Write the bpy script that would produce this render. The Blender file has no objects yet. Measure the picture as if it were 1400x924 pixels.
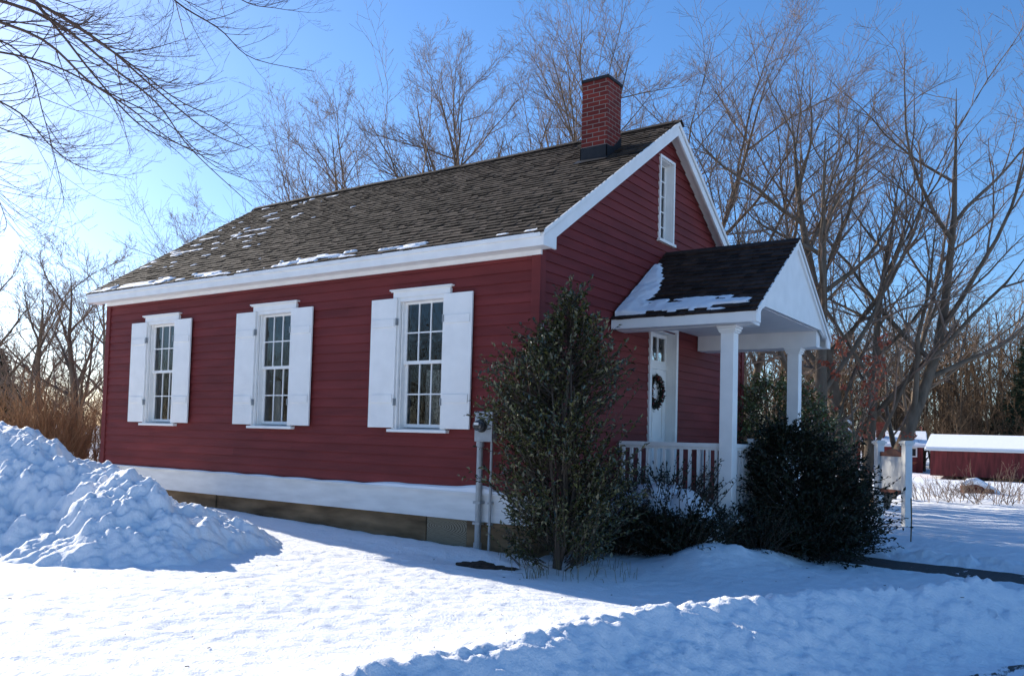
import bpy, math, random
import numpy as np
from mathutils import Matrix, Vector
R = math.radians
sc = bpy.context.scene
COL = sc.collection

# ------------------------------------------------------------------ camera
CX, CY, CZ = 5.596, -8.758, 0.732
YAW, PIT, ROL, FPX, SX, SY = 0.63041, 0.044367, 0.028349, 1167.254, -38.788, 81.956
fw = np.array([-math.sin(YAW)*math.cos(PIT), math.cos(YAW)*math.cos(PIT), math.sin(PIT)])
rt = np.array([math.cos(YAW), math.sin(YAW), 0.0]); up = np.cross(rt, fw)
r2 = rt*math.cos(ROL)+up*math.sin(ROL); u2 = -rt*math.sin(ROL)+up*math.cos(ROL)
CAM = np.array([CX, CY, CZ])
cd = bpy.data.cameras.new('camera'); co = bpy.data.objects.new('camera', cd); COL.objects.link(co)
co.matrix_world = Matrix(((r2[0], u2[0], -fw[0], CX), (r2[1], u2[1], -fw[1], CY), (r2[2], u2[2], -fw[2], CZ), (0, 0, 0, 1)))
cd.sensor_width = 36; cd.sensor_fit = 'HORIZONTAL'; cd.lens = 36*FPX/1400
cd.shift_x = -SX/1400; cd.shift_y = SY/1400; cd.clip_end = 3000; cd.clip_start = 0.05
sc.camera = co

def spot(px, dist, py=600):
    """ground-plan position in the direction of photo column px at a distance (m)"""
    d = fw*FPX + r2*(px-700-SX) - u2*(py-462-SY)
    k = dist/math.hypot(d[0], d[1])
    return CAM + d*k

# ------------------------------------------------------------------ light
SUN_AZ, SUN_EL = 172.0, 23.0          # mathematical azimuth (from +X, ccw) and elevation of the sun
w = bpy.data.worlds.new('World'); sc.world = w; w.use_nodes = True
nt = w.node_tree; nt.nodes.clear()
sky = nt.nodes.new('ShaderNodeTexSky'); sky.sky_type = 'NISHITA'; sky.sun_disc = False
sky.sun_elevation = R(SUN_EL); sky.sun_rotation = R(90-SUN_AZ)
sky.air_density = 1.0; sky.dust_density = 0.45; sky.ozone_density = 5.5; sky.altitude = 100
hs = nt.nodes.new('ShaderNodeHueSaturation'); hs.inputs['Saturation'].default_value = 1.12
bg = nt.nodes.new('ShaderNodeBackground'); bg.inputs[1].default_value = 0.128
tint = nt.nodes.new('ShaderNodeMix'); tint.data_type = 'RGBA'; tint.blend_type = 'MULTIPLY'; tint.inputs[0].default_value = 1; tint.inputs[7].default_value = (1.04, 0.97, 0.98, 1)
wo = nt.nodes.new('ShaderNodeOutputWorld')
nt.links.new(sky.outputs[0], hs.inputs['Color']); nt.links.new(hs.outputs[0], tint.inputs[6]); nt.links.new(tint.outputs[2], bg.inputs[0]); nt.links.new(bg.outputs[0], wo.inputs[0])
sd = bpy.data.lights.new('sun', 'SUN'); sd.energy = 5.0; sd.angle = R(0.55); sd.color = (1, 0.93, 0.82)
so = bpy.data.objects.new('sun', sd); COL.objects.link(so)
a, e_ = R(SUN_AZ), R(SUN_EL)
dirv = Vector((math.cos(a)*math.cos(e_), math.sin(a)*math.cos(e_), math.sin(e_)))
so.rotation_euler = dirv.to_track_quat('Z', 'Y').to_euler()
so.location = dirv*60
vs = sc.view_settings; vs.view_transform = 'Standard'; vs.look = 'None'; vs.exposure = 0.72; vs.gamma = 1.0
sc.render.film_transparent = False
sc.cycles.max_bounces = 6; sc.cycles.transparent_max_bounces = 12
sc.cycles.use_denoising = True

# ------------------------------------------------------------------ materials
def mat(name, col, rough=0.7, noise=None, bump=None, spec=0.3, metal=0.0, island=None, coat=0):
    """noise=(scale, amount[, stretch]) brightness mottling; bump=(scale, strength, dist[, stretch])"""
    m = bpy.data.materials.new(name); m.use_nodes = True
    n = m.node_tree.nodes; l = m.node_tree.links; b = n['Principled BSDF']
    b.inputs['Base Color'].default_value = (*col, 1); b.inputs['Roughness'].default_value = rough
    b.inputs['Specular IOR Level'].default_value = spec; b.inputs['Metallic'].default_value = metal
    tc = n.new('ShaderNodeTexCoord')
    def nz(scale, stretch, detail=5):
        mp = n.new('ShaderNodeMapping'); mp.inputs['Scale'].default_value = stretch
        t = n.new('ShaderNodeTexNoise'); t.inputs['Scale'].default_value = scale; t.inputs['Detail'].default_value = detail
        l.new(tc.outputs['Object'], mp.inputs[0]); l.new(mp.outputs[0], t.inputs['Vector']); return t
    last = None
    if noise:
        t = nz(noise[0], noise[2] if len(noise) > 2 else (1, 1, 1))
        mr = n.new('ShaderNodeMapRange'); mr.inputs[1].default_value = 0.3; mr.inputs[2].default_value = 0.7
        mr.inputs[3].default_value = 1-noise[1]; mr.inputs[4].default_value = 1+noise[1]
        l.new(t.outputs[0], mr.inputs[0]); last = mr.outputs[0]
    if island:
        g = n.new('ShaderNodeNewGeometry')
        mr = n.new('ShaderNodeMapRange'); mr.inputs[3].default_value = 1-island; mr.inputs[4].default_value = 1+island
        l.new(g.outputs['Random Per Island'], mr.inputs[0])
        if last:
            mu = n.new('ShaderNodeMath'); mu.operation = 'MULTIPLY'; l.new(last, mu.inputs[0]); l.new(mr.outputs[0], mu.inputs[1]); last = mu.outputs[0]
        else: last = mr.outputs[0]
    if last:
        vm = n.new('ShaderNodeVectorMath'); vm.operation = 'SCALE'; vm.inputs[0].default_value = col
        l.new(last, vm.inputs['Scale']); l.new(vm.outputs[0], b.inputs['Base Color'])
    if bump:
        t = nz(bump[0], bump[3] if len(bump) > 3 else (1, 1, 1), 6)
        bp = n.new('ShaderNodeBump'); bp.inputs['Strength'].default_value = bump[1]; bp.inputs['Distance'].default_value = bump[2]
        l.new(t.outputs[0], bp.inputs['Height']); l.new(bp.outputs[0], b.inputs['Normal'])
    return m

M = {}
M['red'] = mat('red_paint', (0.165, 0.029, 0.027), 0.65, (3.0, 0.18, (0.35, 0.35, 2.5)), (30, 0.35, 0.005, (0.15, 0.15, 2)), 0.2, island=0.10)
M['red_far'] = mat('red_barn_paint', (0.12, 0.02, 0.02), 0.7, (3.0, 0.45, (2.5, 2.5, 0.3)))
M['white'] = mat('white_paint', (0.85, 0.83, 0.79), 0.5, (4.0, 0.05), (14, 0.2, 0.003), 0.35)
M['white_old'] = mat('weathered_white_paint', (0.70, 0.70, 0.68), 0.6, (5.0, 0.10, (0.4, 0.4, 2)), (20, 0.25, 0.004), 0.3)
M['shingle'] = mat('cedar_shingle', (0.050, 0.037, 0.028), 0.9, (9.0, 0.35, (1, 0.5, 0.5)), (40, 0.5, 0.006, (3, 0.4, 0.4)), 0.15, island=0.55)
M['shingle_shaded'] = mat('shaded_cedar_shingle', (0.040, 0.025, 0.019), 0.8, (9.0, 0.35), (40, 0.5, 0.006, (3, 0.4, 0.4)), 0.15, island=0.5)  # shade on the porch roof put into a darker shingle colour
M['wood_old'] = mat('weathered_wood', (0.16, 0.12, 0.075), 0.85, (6, 0.5, (0.5, 0.5, 3)), (25, 0.5, 0.01), 0.2)
M['sill_wood'] = mat('foundation_timber', (0.19, 0.125, 0.07), 0.9, (2.2, 0.55, (0.6, 0.6, 2.5)), (18, 0.6, 0.01), 0.15)
M['metal'] = mat('galvanised_metal', (0.33, 0.35, 0.36), 0.5, (12, 0.12), None, 0.5, 0.35)
M['black'] = mat('black_iron', (0.02, 0.02, 0.02), 0.5)
M['flash'] = mat('dark_flashing', (0.018, 0.017, 0.018), 0.6, (8, 0.3))
M['dirt'] = mat('dark_soil', (0.05, 0.036, 0.026), 0.95, (20, 0.4), (30, 0.8, 0.03))
M['bark'] = mat('grey_brown_bark', (0.16, 0.12, 0.085), 0.9, (6, 0.35, (1, 1, 0.3)), (25, 0.8, 0.02, (1, 1, 0.2)), 0.15)
M['bark_dark'] = mat('dark_bark', (0.075, 0.058, 0.046), 0.9, (6, 0.35, (1, 1, 0.3)), (25, 0.8, 0.02, (1, 1, 0.2)), 0.15)
M['twig'] = mat('twig', (0.22, 0.155, 0.115), 0.85, spec=0.2, island=0.25)
M['twig_dark'] = mat('dark_twig', (0.075, 0.055, 0.05), 0.85, spec=0.2, island=0.25)
M['twig_tan'] = mat('tan_twig', (0.30, 0.165, 0.08), 0.85, spec=0.2, island=0.35)
M['twig_near'] = mat('near_twig', (0.10, 0.062, 0.045), 0.8, spec=0.25, island=0.2)
M['wood_far'] = mat('far_twigs', (0.13, 0.085, 0.052), 0.9, spec=0.1, island=0.5)
M['holly'] = mat('holly_leaf', (0.060, 0.062, 0.020), 0.22, spec=0.7, island=0.5)
M['holly_shaded'] = mat('shaded_holly_leaf', (0.014, 0.020, 0.009), 0.5, spec=0.3, island=0.5)  # leaf colour darkened for bushes standing in the house shadow
M['laurel'] = mat('laurel_leaf', (0.095, 0.12, 0.03), 0.3, spec=0.6, island=0.5)
M['conifer'] = mat('conifer_needles', (0.02, 0.035, 0.016), 0.7, island=0.5)
M['beech'] = mat('dead_leaf', (0.42, 0.10, 0.05), 0.7, island=0.4)
M['straw'] = mat('dry_grass', (0.20, 0.16, 0.07), 0.9, island=0.4)
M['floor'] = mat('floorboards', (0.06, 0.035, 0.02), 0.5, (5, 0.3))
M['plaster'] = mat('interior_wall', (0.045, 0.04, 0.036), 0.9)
M['signwhite'] = mat('sign_white_paint', (0.74, 0.73, 0.70), 0.5, (7, 0.06))
M['signbrown'] = mat('sign_brown_paint', (0.20, 0.055, 0.028), 0.5, (7, 0.2))
M['berry'] = mat('red_berry', (0.16, 0.018, 0.015), 0.4)
M['rock'] = mat('red_brown_board', (0.16, 0.04, 0.025), 0.8, (8, 0.4))

def snow_mat(name, scale_a=6, b1=0.35, b2=0.5, rough=0.75):
    m = bpy.data.materials.new(name); m.use_nodes = True
    n = m.node_tree.nodes; l = m.node_tree.links; b = n['Principled BSDF']
    b.inputs['Base Color'].default_value = (0.86, 0.87, 0.89, 1); b.inputs['Roughness'].default_value = rough
    b.inputs['Specular IOR Level'].default_value = 0.25
    tc = n.new('ShaderNodeTexCoord')
    t1 = n.new('ShaderNodeTexNoise'); t1.inputs['Scale'].default_value = scale_a; t1.inputs['Detail'].default_value = 8; t1.inputs['Roughness'].default_value = 0.62
    t2 = n.new('ShaderNodeTexNoise'); t2.inputs['Scale'].default_value = 55; t2.inputs['Detail'].default_value = 4
    l.new(tc.outputs['Object'], t1.inputs['Vector']); l.new(tc.outputs['Object'], t2.inputs['Vector'])
    p1 = n.new('ShaderNodeBump'); p1.inputs['Strength'].default_value = b1; p1.inputs['Distance'].default_value = 0.08
    p2 = n.new('ShaderNodeBump'); p2.inputs['Strength'].default_value = b2; p2.inputs['Distance'].default_value = 0.008
    l.new(t1.outputs[0], p1.inputs['Height']); l.new(t2.outputs[0], p2.inputs['Height'])
    l.new(p1.outputs[0], p2.inputs['Normal']); l.new(p2.outputs[0], b.inputs['Normal'])
    return m
M['snow'] = snow_mat('snow', 7, 0.45, 0.9)
M['snow_rough'] = snow_mat('ploughed_snow', 11, 0.35, 0.6)
M['snow_soft'] = snow_mat('roof_snow', 6, 0.2, 0.3)

# asphalt with trodden-in snow
def asphalt(name, cover):
    m = mat(name, (0.05, 0.047, 0.046), 0.75, (30, 0.3), (60, 0.5, 0.01))
    n = m.node_tree.nodes; l = m.node_tree.links; b = n['Principled BSDF']
    src = b.inputs['Base Color'].links[0].from_socket
    tc = n.new('ShaderNodeTexCoord'); mp = n.new('ShaderNodeMapping'); mp.inputs['Scale'].default_value = (1.6, 0.5, 1)
    t = n.new('ShaderNodeTexNoise'); t.inputs['Scale'].default_value = 3.2; t.inputs['Detail'].default_value = 8; t.inputs['Roughness'].default_value = 0.7
    mr = n.new('ShaderNodeMapRange'); mr.inputs[1].default_value = cover; mr.inputs[2].default_value = cover+0.05
    l.new(tc.outputs['Object'], mp.inputs[0]); l.new(mp.outputs[0], t.inputs['Vector']); l.new(t.outputs[0], mr.inputs[0])
    mx = n.new('ShaderNodeMix'); mx.data_type = 'RGBA'; mx.inputs[7].default_value = (0.8, 0.81, 0.84, 1)
    l.new(mr.outputs[0], mx.inputs[0]); l.new(src, mx.inputs[6]); l.new(mx.outputs[2], b.inputs['Base Color'])
    return m
M['asphalt'] = asphalt('wet_asphalt', 0.63)
M['drive'] = asphalt('snowy_asphalt', 0.44)

def brick():
    m = mat('chimney_brick', (0.25, 0.04, 0.025), 0.85, None, (50, 0.4, 0.006))
    n = m.node_tree.nodes; l = m.node_tree.links; b = n['Principled BSDF']
    tc = n.new('ShaderNodeTexCoord'); sp = n.new('ShaderNodeSeparateXYZ'); l.new(tc.outputs['Object'], sp.inputs[0])
    ad = n.new('ShaderNodeMath'); ad.operation = 'ADD'; l.new(sp.outputs[0], ad.inputs[0]); l.new(sp.outputs[1], ad.inputs[1])
    cb = n.new('ShaderNodeCombineXYZ'); l.new(ad.outputs[0], cb.inputs[0]); l.new(sp.outputs[2], cb.inputs[1])
    bt = n.new('ShaderNodeTexBrick'); l.new(cb.outputs[0], bt.inputs['Vector'])
    bt.inputs['Color1'].default_value = (0.21, 0.028, 0.018, 1); bt.inputs['Color2'].default_value = (0.12, 0.017, 0.013, 1)
    bt.inputs['Mortar'].default_value = (0.24, 0.20, 0.17, 1); bt.inputs['Scale'].default_value = 1
    bt.inputs['Brick Width'].default_value = 0.205; bt.inputs['Row Height'].default_value = 0.0675
    bt.inputs['Mortar Size'].default_value = 0.0055; bt.inputs['Mortar Smooth'].default_value = 0.1
    l.new(bt.outputs[0], b.inputs['Base Color'])
    bp = [x for x in n if x.type == 'BUMP'][0]; iv = n.new('ShaderNodeMath'); iv.operation = 'SUBTRACT'; iv.inputs[0].default_value = 1
    l.new(bt.outputs['Fac'], iv.inputs[1])
    b2 = n.new('ShaderNodeBump'); b2.inputs['Strength'].default_value = 0.8; b2.inputs['Distance'].default_value = 0.012
    l.new(iv.outputs[0], b2.inputs['Height']); l.new(bp.outputs[0], b2.inputs['Normal']); l.new(b2.outputs[0], b.inputs['Normal'])
    return m
M['brick'] = brick()

def glass():
    m = bpy.data.materials.new('window_glass'); m.use_nodes = True
    n = m.node_tree.nodes; l = m.node_tree.links; n.clear()
    o = n.new('ShaderNodeOutputMaterial'); mx = n.new('ShaderNodeMixShader'); tr = n.new('ShaderNodeBsdfTransparent')
    tr.inputs[0].default_value = (0.82, 0.86, 0.86, 1)
    gl = n.new('ShaderNodeBsdfGlossy'); gl.inputs['Roughness'].default_value = 0.015
    fr = n.new('ShaderNodeFresnel'); fr.inputs[0].default_value = 1.6
    tc = n.new('ShaderNodeTexCoord'); t = n.new('ShaderNodeTexNoise'); t.inputs['Scale'].default_value = 5
    bp = n.new('ShaderNodeBump'); bp.inputs['Strength'].default_value = 0.25; bp.inputs['Distance'].default_value = 0.01
    l.new(tc.outputs['Object'], t.inputs['Vector']); l.new(t.outputs[0], bp.inputs['Height']); l.new(bp.outputs[0], gl.inputs['Normal'])
    ad = n.new('ShaderNodeMath'); ad.operation = 'ADD'; ad.inputs[1].default_value = 0.03
    l.new(fr.outputs[0], ad.inputs[0]); l.new(ad.outputs[0], mx.inputs[0]); l.new(tr.outputs[0], mx.inputs[1]); l.new(gl.outputs[0], mx.inputs[2]); l.new(mx.outputs[0], o.inputs[0])
    return m
M['glass'] = glass()

# ------------------------------------------------------------------ helpers
def tag(o, label=None, cat=None, group=None, kind=None):
    if label: o['label'] = label
    if cat: o['category'] = cat
    if group: o['group'] = group
    if kind: o['kind'] = kind
    return o
def empty(name, loc, label, cat, group=None):
    o = bpy.data.objects.new(name, None); COL.objects.link(o); o.location = loc; o.empty_display_size = 0.2
    return tag(o, label, cat, group)
def np_mesh(name, verts, faces_flat, loop_starts, smooth=False, material=None):
    me = bpy.data.meshes.new(name)
    verts = np.asarray(verts, np.float32).reshape(-1, 3); faces_flat = np.asarray(faces_flat, np.int32)
    me.vertices.add(len(verts)); me.vertices.foreach_set('co', verts.ravel())
    me.loops.add(len(faces_flat)); me.loops.foreach_set('vertex_index', faces_flat)
    me.polygons.add(len(loop_starts)); me.polygons.foreach_set('loop_start', np.asarray(loop_starts, np.int32))
    me.update(calc_edges=True); me.validate()
    if smooth: me.polygons.foreach_set('use_smooth', np.ones(len(me.polygons), bool))
    if material: me.materials.append(material)
    return me
def link(name, me, parent=None, loc=(0, 0, 0)):
    o = bpy.data.objects.new(name, me); COL.objects.link(o); o.location = loc
    if parent is not None: o.parent = parent
    return o

class MB:
    def __init__(s): s.v = []; s.f = []
    def add(s, vs, fs):
        b = len(s.v); s.v += [tuple(map(float, q)) for q in vs]; s.f += [tuple(b+i for i in f) for f in fs]
    def quad(s, *p): s.add(p, [tuple(range(len(p)))])
    def box(s, x0, y0, z0, x1, y1, z1):
        x0, x1 = min(x0, x1), max(x0, x1); y0, y1 = min(y0, y1), max(y0, y1); z0, z1 = min(z0, z1), max(z0, z1)
        s.add([(x0,y0,z0),(x1,y0,z0),(x1,y1,z0),(x0,y1,z0),(x0,y0,z1),(x1,y0,z1),(x1,y1,z1),(x0,y1,z1)],
              [(0,3,2,1),(4,5,6,7),(0,1,5,4),(1,2,6,5),(2,3,7,6),(3,0,4,7)])
    def prism(s, poly, ext):
        """poly: 3-D ring, ext: extrusion vector"""
        n = len(poly); q = [tuple(np.array(p)+np.array(ext)) for p in poly]
        s.add(list(poly)+q, [tuple(range(n))[::-1], tuple(range(n, 2*n))]+[(i, (i+1) % n, n+(i+1) % n, n+i) for i in range(n)])
    def tube(s, pts, rad, k=8):
        pts = [np.array(p, float) for p in pts]; rings = []
        b = len(s.v)
        for i, p in enumerate(pts):
            t = pts[min(i+1, len(pts)-1)]-pts[max(i-1, 0)]; t /= np.linalg.norm(t)
            ref = np.array([0, 0, 1.]) if abs(t[2]) < 0.9 else np.array([1., 0, 0])
            u = np.cross(t, ref); u /= np.linalg.norm(u); v = np.cross(t, u)
            r = rad[i] if hasattr(rad, '__len__') else rad
            for j in range(k):
                a = 2*math.pi*j/k; s.v.append(tuple(p+r*(math.cos(a)*u+math.sin(a)*v)))
        n = len(pts)
        for i in range(n-1):
            for j in range(k): s.f.append((b+i*k+j, b+i*k+(j+1) % k, b+(i+1)*k+(j+1) % k, b+(i+1)*k+j))
        s.f.append(tuple(b+j for j in range(k))); s.f.append(tuple(b+(n-1)*k+j for j in range(k)))
    def split(s, gap=0.004):
        """separate clusters of touching pieces -> list of MB"""
        par = list(range(len(s.v)))
        def find(i):
            while par[i] != i: par[i] = par[par[i]]; i = par[i]
            return i
        for f in s.f:
            for i in f[1:]: par[find(i)] = find(f[0])
        isl = {}
        for k, f in enumerate(s.f): isl.setdefault(find(f[0]), []).append(k)
        V = np.array(s.v); items = []
        for fl_ in isl.values():
            ids = sorted({i for k in fl_ for i in s.f[k]}); items.append((fl_, ids, V[ids].min(0)-gap, V[ids].max(0)+gap))
        cl = list(range(len(items)))
        def cf(i):
            while cl[i] != i: i = cl[i]
            return i
        for i in range(len(items)):
            for j in range(i):
                if (items[i][2] <= items[j][3]).all() and (items[j][2] <= items[i][3]).all(): cl[cf(i)] = cf(j)
        out = {}
        for i, it in enumerate(items):
            mb = out.setdefault(cf(i), MB()); mp = {v: len(mb.v)+n for n, v in enumerate(it[1])}
            mb.v += [s.v[v] for v in it[1]]; mb.f += [tuple(mp[v] for v in s.f[k]) for k in it[0]]
        return list(out.values())
    def builds(s, name, *a, **k): return [q.build(name, *a, **k) for q in s.split()]
    def build(s, name, m, parent=None, off=(0, 0, 0), smooth=False, bevel=0, loc=(0, 0, 0)):
        v = np.array(s.v)-np.array(off)
        me = bpy.data.meshes.new(name); me.from_pydata([tuple(q) for q in v], [], s.f); me.materials.append(m)
        if smooth: me.polygons.foreach_set('use_smooth', [True]*len(me.polygons))
        o = link(name, me, parent, loc)
        if bevel:
            md = o.modifiers.new('b', 'BEVEL'); md.width = bevel; md.segments = 2; md.limit_method = 'ANGLE'; md.angle_limit = R(40)
        return o
def copy_tree(o, parent=None):
    c = o.copy(); COL.objects.link(c)
    if parent is not None: c.parent = parent
    for ch in list(o.children): copy_tree(ch, c)
    return c

# numpy noise
def _h(ix, iy, s):
    h = (ix.astype(np.int64)*374761393+iy.astype(np.int64)*668265263+s*974634777) & 0xffffffff
    h = ((h ^ (h >> 13))*1274126177) & 0xffffffff
    return ((h ^ (h >> 16)) & 0xffff)/65535.0
def vn(x, y, s=0):
    xi = np.floor(x); yi = np.floor(y); fx = x-xi; fy = y-yi; fx = fx*fx*(3-2*fx); fy = fy*fy*(3-2*fy)
    return (_h(xi, yi, s)*(1-fx)+_h(xi+1, yi, s)*fx)*(1-fy)+(_h(xi, yi+1, s)*(1-fx)+_h(xi+1, yi+1, s)*fx)*fy
def fbm(x, y, s=0, o=4):
    r = 0; a = 0.5
    for i in range(o): r = r+a*(vn(x*2**i+7.3*i, y*2**i-3.1*i, s+i)-0.5); a *= 0.5
    return r*2
def clods(x, y, s=0):
    xi = np.floor(x); yi = np.floor(y); best = np.full(np.shape(x), 9.0); val = np.zeros(np.shape(x))
    for dx in (-1, 0, 1):
        for dy in (-1, 0, 1):
            cx = xi+dx; cy = yi+dy
            d = (x-cx-_h(cx, cy, s))**2+(y-cy-_h(cx, cy, s+5))**2
            hgt = 0.35+0.65*_h(cx, cy, s+9)
            b = hgt*np.clip(1-d/0.55, 0, 1)**0.6
            val = np.maximum(val, b)
    return val
def sst(a, b, x):
    t = np.clip((x-a)/(b-a), 0, 1); return t*t*(3-2*t)

# ------------------------------------------------------------------ ground
CRY = np.array([-14, -5.3, -4.5, -3.9, -2.8, -1.8, -0.4, 1.5, 2.6, 4.6, 12, 30, 900.])
CRX = np.array([2.2, 2.35, 2.42, 2.6, 2.75, 3.1, 3.6, 4.9, 6.0, 7.4, 10, 16, 20.])
def gh(x, y, detail=True):
    x = np.asarray(x, float); y = np.asarray(y, float)
    h = -0.74+0.13*sst(-1.5, -7, x)*sst(-3.5, -0.5, y)+0.0*x
    h = h+0.05*fbm(x*0.35, y*0.35, 3)*sst(60, 30, np.abs(y))
    # soft drift along the long wall and lumps in front of the shrubs
    h = h+0.07*np.exp(-((y+0.35)/0.45)**2)*sst(0.4, -0.8, x)
    h = h+0.20*np.exp(-(((x-1.75)/0.55)**2+((y-1.35)/0.75)**2))*(0.7+0.6*vn(x*2.5, y*2.5, 8))
    h = h+0.14*np.exp(-(((x-2.6)/0.6)**2+((y-2.35)/0.35)**2))*(0.5+0.9*vn(x*3, y*3, 18))
    h = h-0.10*np.exp(-(((x-1.7)/1.2)**2+((y+1.0)/0.7)**2))
    xc = np.interp(y, CRY, CRX)+0.22*fbm(y*0.9, y*0+2.0, 21)
    f = x-xc
    near = sst(3.2, 2.2, y)
    h = h+near*0.10*np.exp(-(f/0.5)**2)
    t = sst(-0.05, 1.25, f)
    h = h*(1-t)+(-1.06)*t
    # ploughed walk from the porch to the drive
    yp = 3.72-0.15*(x-2.8); pw = sst(0.0, 0.12, 0.55-np.abs(y-yp)+0.12*fbm(x*3, y*3, 62))*sst(1.9, 2.2, x)
    fl_ = sst(2.0, 2.6, x)*sst(1.9, 1.0, np.abs(y-yp+0.6)); h = h*(1-fl_)+(-0.795+0.02*fbm(x*2, y*2, 63))*fl_
    ed = np.exp(-((y-yp-0.8)/0.2)**2)*sst(2.0, 2.5, x)*1.6+0.35*np.exp(-((y-yp+0.72)/0.15)**2)*sst(2.0, 2.5, x)
    if detail:
        h = h+0.020*fbm(x*3.2, y*6.5, 5, 4)*sst(14, 6, np.hypot(x-2, y))
        h = h+0.013*fbm(x*9, y*15, 6, 3)+0.006*clods(x*13, y*17, 61)
        ck = np.exp(-((f-0.55)/0.75)**2)*near
        h = h+ck*(0.035*clods(x*4.2, y*4.2, 30)+0.035*clods(x*10, y*10, 31)+0.03*clods(x*17, y*17, 32)+0.06*fbm(x*2, y*2, 33)+0.022*fbm(x*9, y*9, 34))
        ck2 = np.exp(-((f-0.0)/0.16)**2)*near
        h = h+ck2*(0.05*clods(x*5.5, y*5.5, 40)+0.05*clods(x*13, y*13, 41))
        h = h+ed*(0.06*clods(x*5, y*5, 50)+0.03*clods(x*11, y*11, 51))
        pk = np.exp(-(((x-2.0)/1.0)**2+((y-1.9)/0.7)**2)); h = h+pk*0.05*clods(x*5, y*5, 52)
        # ruts and footprints in the far yard
        far = sst(9, 14, y)*sst(60, 40, y)*sst(-6, -2, x)
        h = h+far*0.05*fbm(x*1.6, y*0.8, 60, 3)
        fp = clods(x*2.6+3, y*2.6, 70)
        h = h-0.022*np.clip(fp-0.72, 0, 1)*4*sst(-2.5, -3.2, y)*sst(3.0, 1.0, f+2.4)*vn(x*.8, y*.8, 71)
    h = h*(1-pw)+(-0.83)*pw
    # a shallow hollow of bare soil where the meter pipes go down
    so_ = np.exp(-(((x+0.35)/0.42)**2+((y+0.75)/0.22)**2)); h = h-0.09*so_
    # keep the sheet clear of the inside of the house
    ins = sst(0.0, 0.25, x+9.75)*sst(0.0, 0.25, -x-0.02)*sst(0, 0.25, y-0.02)*sst(0, 0.25, 7.2-y)
    return h-0.35*ins
def ghf(x, y): return float(gh(np.array([x]), np.array([y]), True)[0])
def spaced(segs):
    out = []
    for a, b, s in segs:
        n = max(1, int(round((b-a)/s))); out += list(np.linspace(a, b, n, endpoint=False))
    return np.array(out+[segs[-1][1]])
xs = spaced([(-1500, -200, 130), (-200, -60, 14), (-60, -24, 3), (-24, -9, 0.5), (-9, -2, 0.11), (-2, 2.0, 0.036), (2.0, 5.2, 0.027), (5.2, 8, 0.1), (8, 20, 0.8), (20, 80, 5), (80, 300, 40), (300, 1500, 150)])
ys = spaced([(-300, -60, 40), (-60, -14, 4), (-14, -9, 0.5), (-9, -6.2, 0.1), (-6.2, -1.2, 0.029), (-1.2, 4.4, 0.05), (4.4, 12, 0.11), (12, 30, 0.4), (30, 80, 1.5), (80, 200, 12), (200, 2400, 150)])
def sheet(name, xs, ys, hf, m, smooth=True):
    X, Y = np.meshgrid(xs, ys); Z = hf(X, Y)
    V = np.stack([X, Y, Z], -1).reshape(-1, 3); nx = len(xs); ny = len(ys)
    i = np.arange(nx-1)[None]+nx*np.arange(ny-1)[:, None]
    F = np.stack([i, i+1, i+1+nx, i+nx], -1).reshape(-1)
    return link(name, np_mesh(name, V, F, np.arange(0, len(F), 4), smooth, m))
g = sheet('ground', xs, ys, gh, M['snow']); g['kind'] = 'structure'
# cleared walk and driveway sheets
wk = MB()
P = [(2.0+0.25*i) for i in range(17)]
for a_, b_ in zip(P[:-1], P[1:]):
    ya = 3.72-0.15*(a_-2.8); yb = 3.72-0.15*(b_-2.8)
    wk.quad((a_, ya-0.62, -0.808), (b_, yb-0.62, -0.808), (b_, yb+0.62, -0.808), (a_, ya+0.62, -0.808))
wk.build('path', M['asphalt'])['kind'] = 'structure'
dr = MB()
dy = np.linspace(-14, 9, 47)
for a_, b_ in zip(dy[:-1], dy[1:]):
    xa = np.interp(a_, CRY, CRX)+1.35; xb = np.interp(b_, CRY, CRX)+1.35
    dr.quad((xa, a_, -1.03), (xa+5, a_, -1.03), (xb+5, b_, -1.03), (xb, b_, -1.03))
dr.build('driveway', M['drive'])['kind'] = 'structure'

# specks of bark and leaf litter on the snow
rg = np.random.default_rng(9); gl2 = []
for k in range(70):
    x = rg.uniform(-3.5, 2.4); y = rg.uniform(-6.2, -0.9) if rg.random() < 0.6 else rg.uniform(0.2, 3.0)
    if y > 0: x = rg.uniform(1.2, 4.6)
    z = ghf(x, y)+0.008; a = rg.uniform(0, 3.14); l_ = rg.uniform(0.004, 0.016)
    gl2.append((x, y, z, a, l_))
def litter():
    mb = MB()
    for x, y, z, a, l_ in gl2: mb.tube([(x-l_*math.cos(a), y-l_*math.sin(a), z), (x, y, z+0.001), (x+l_*math.cos(a), y+l_*math.sin(a), z)], 0.003, 4)
    return mb
tag(litter().build('litter', M['bark_dark']), 'tiny scattered bits of twig and leaf on the yard snow', 'litter', kind='stuff')

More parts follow.
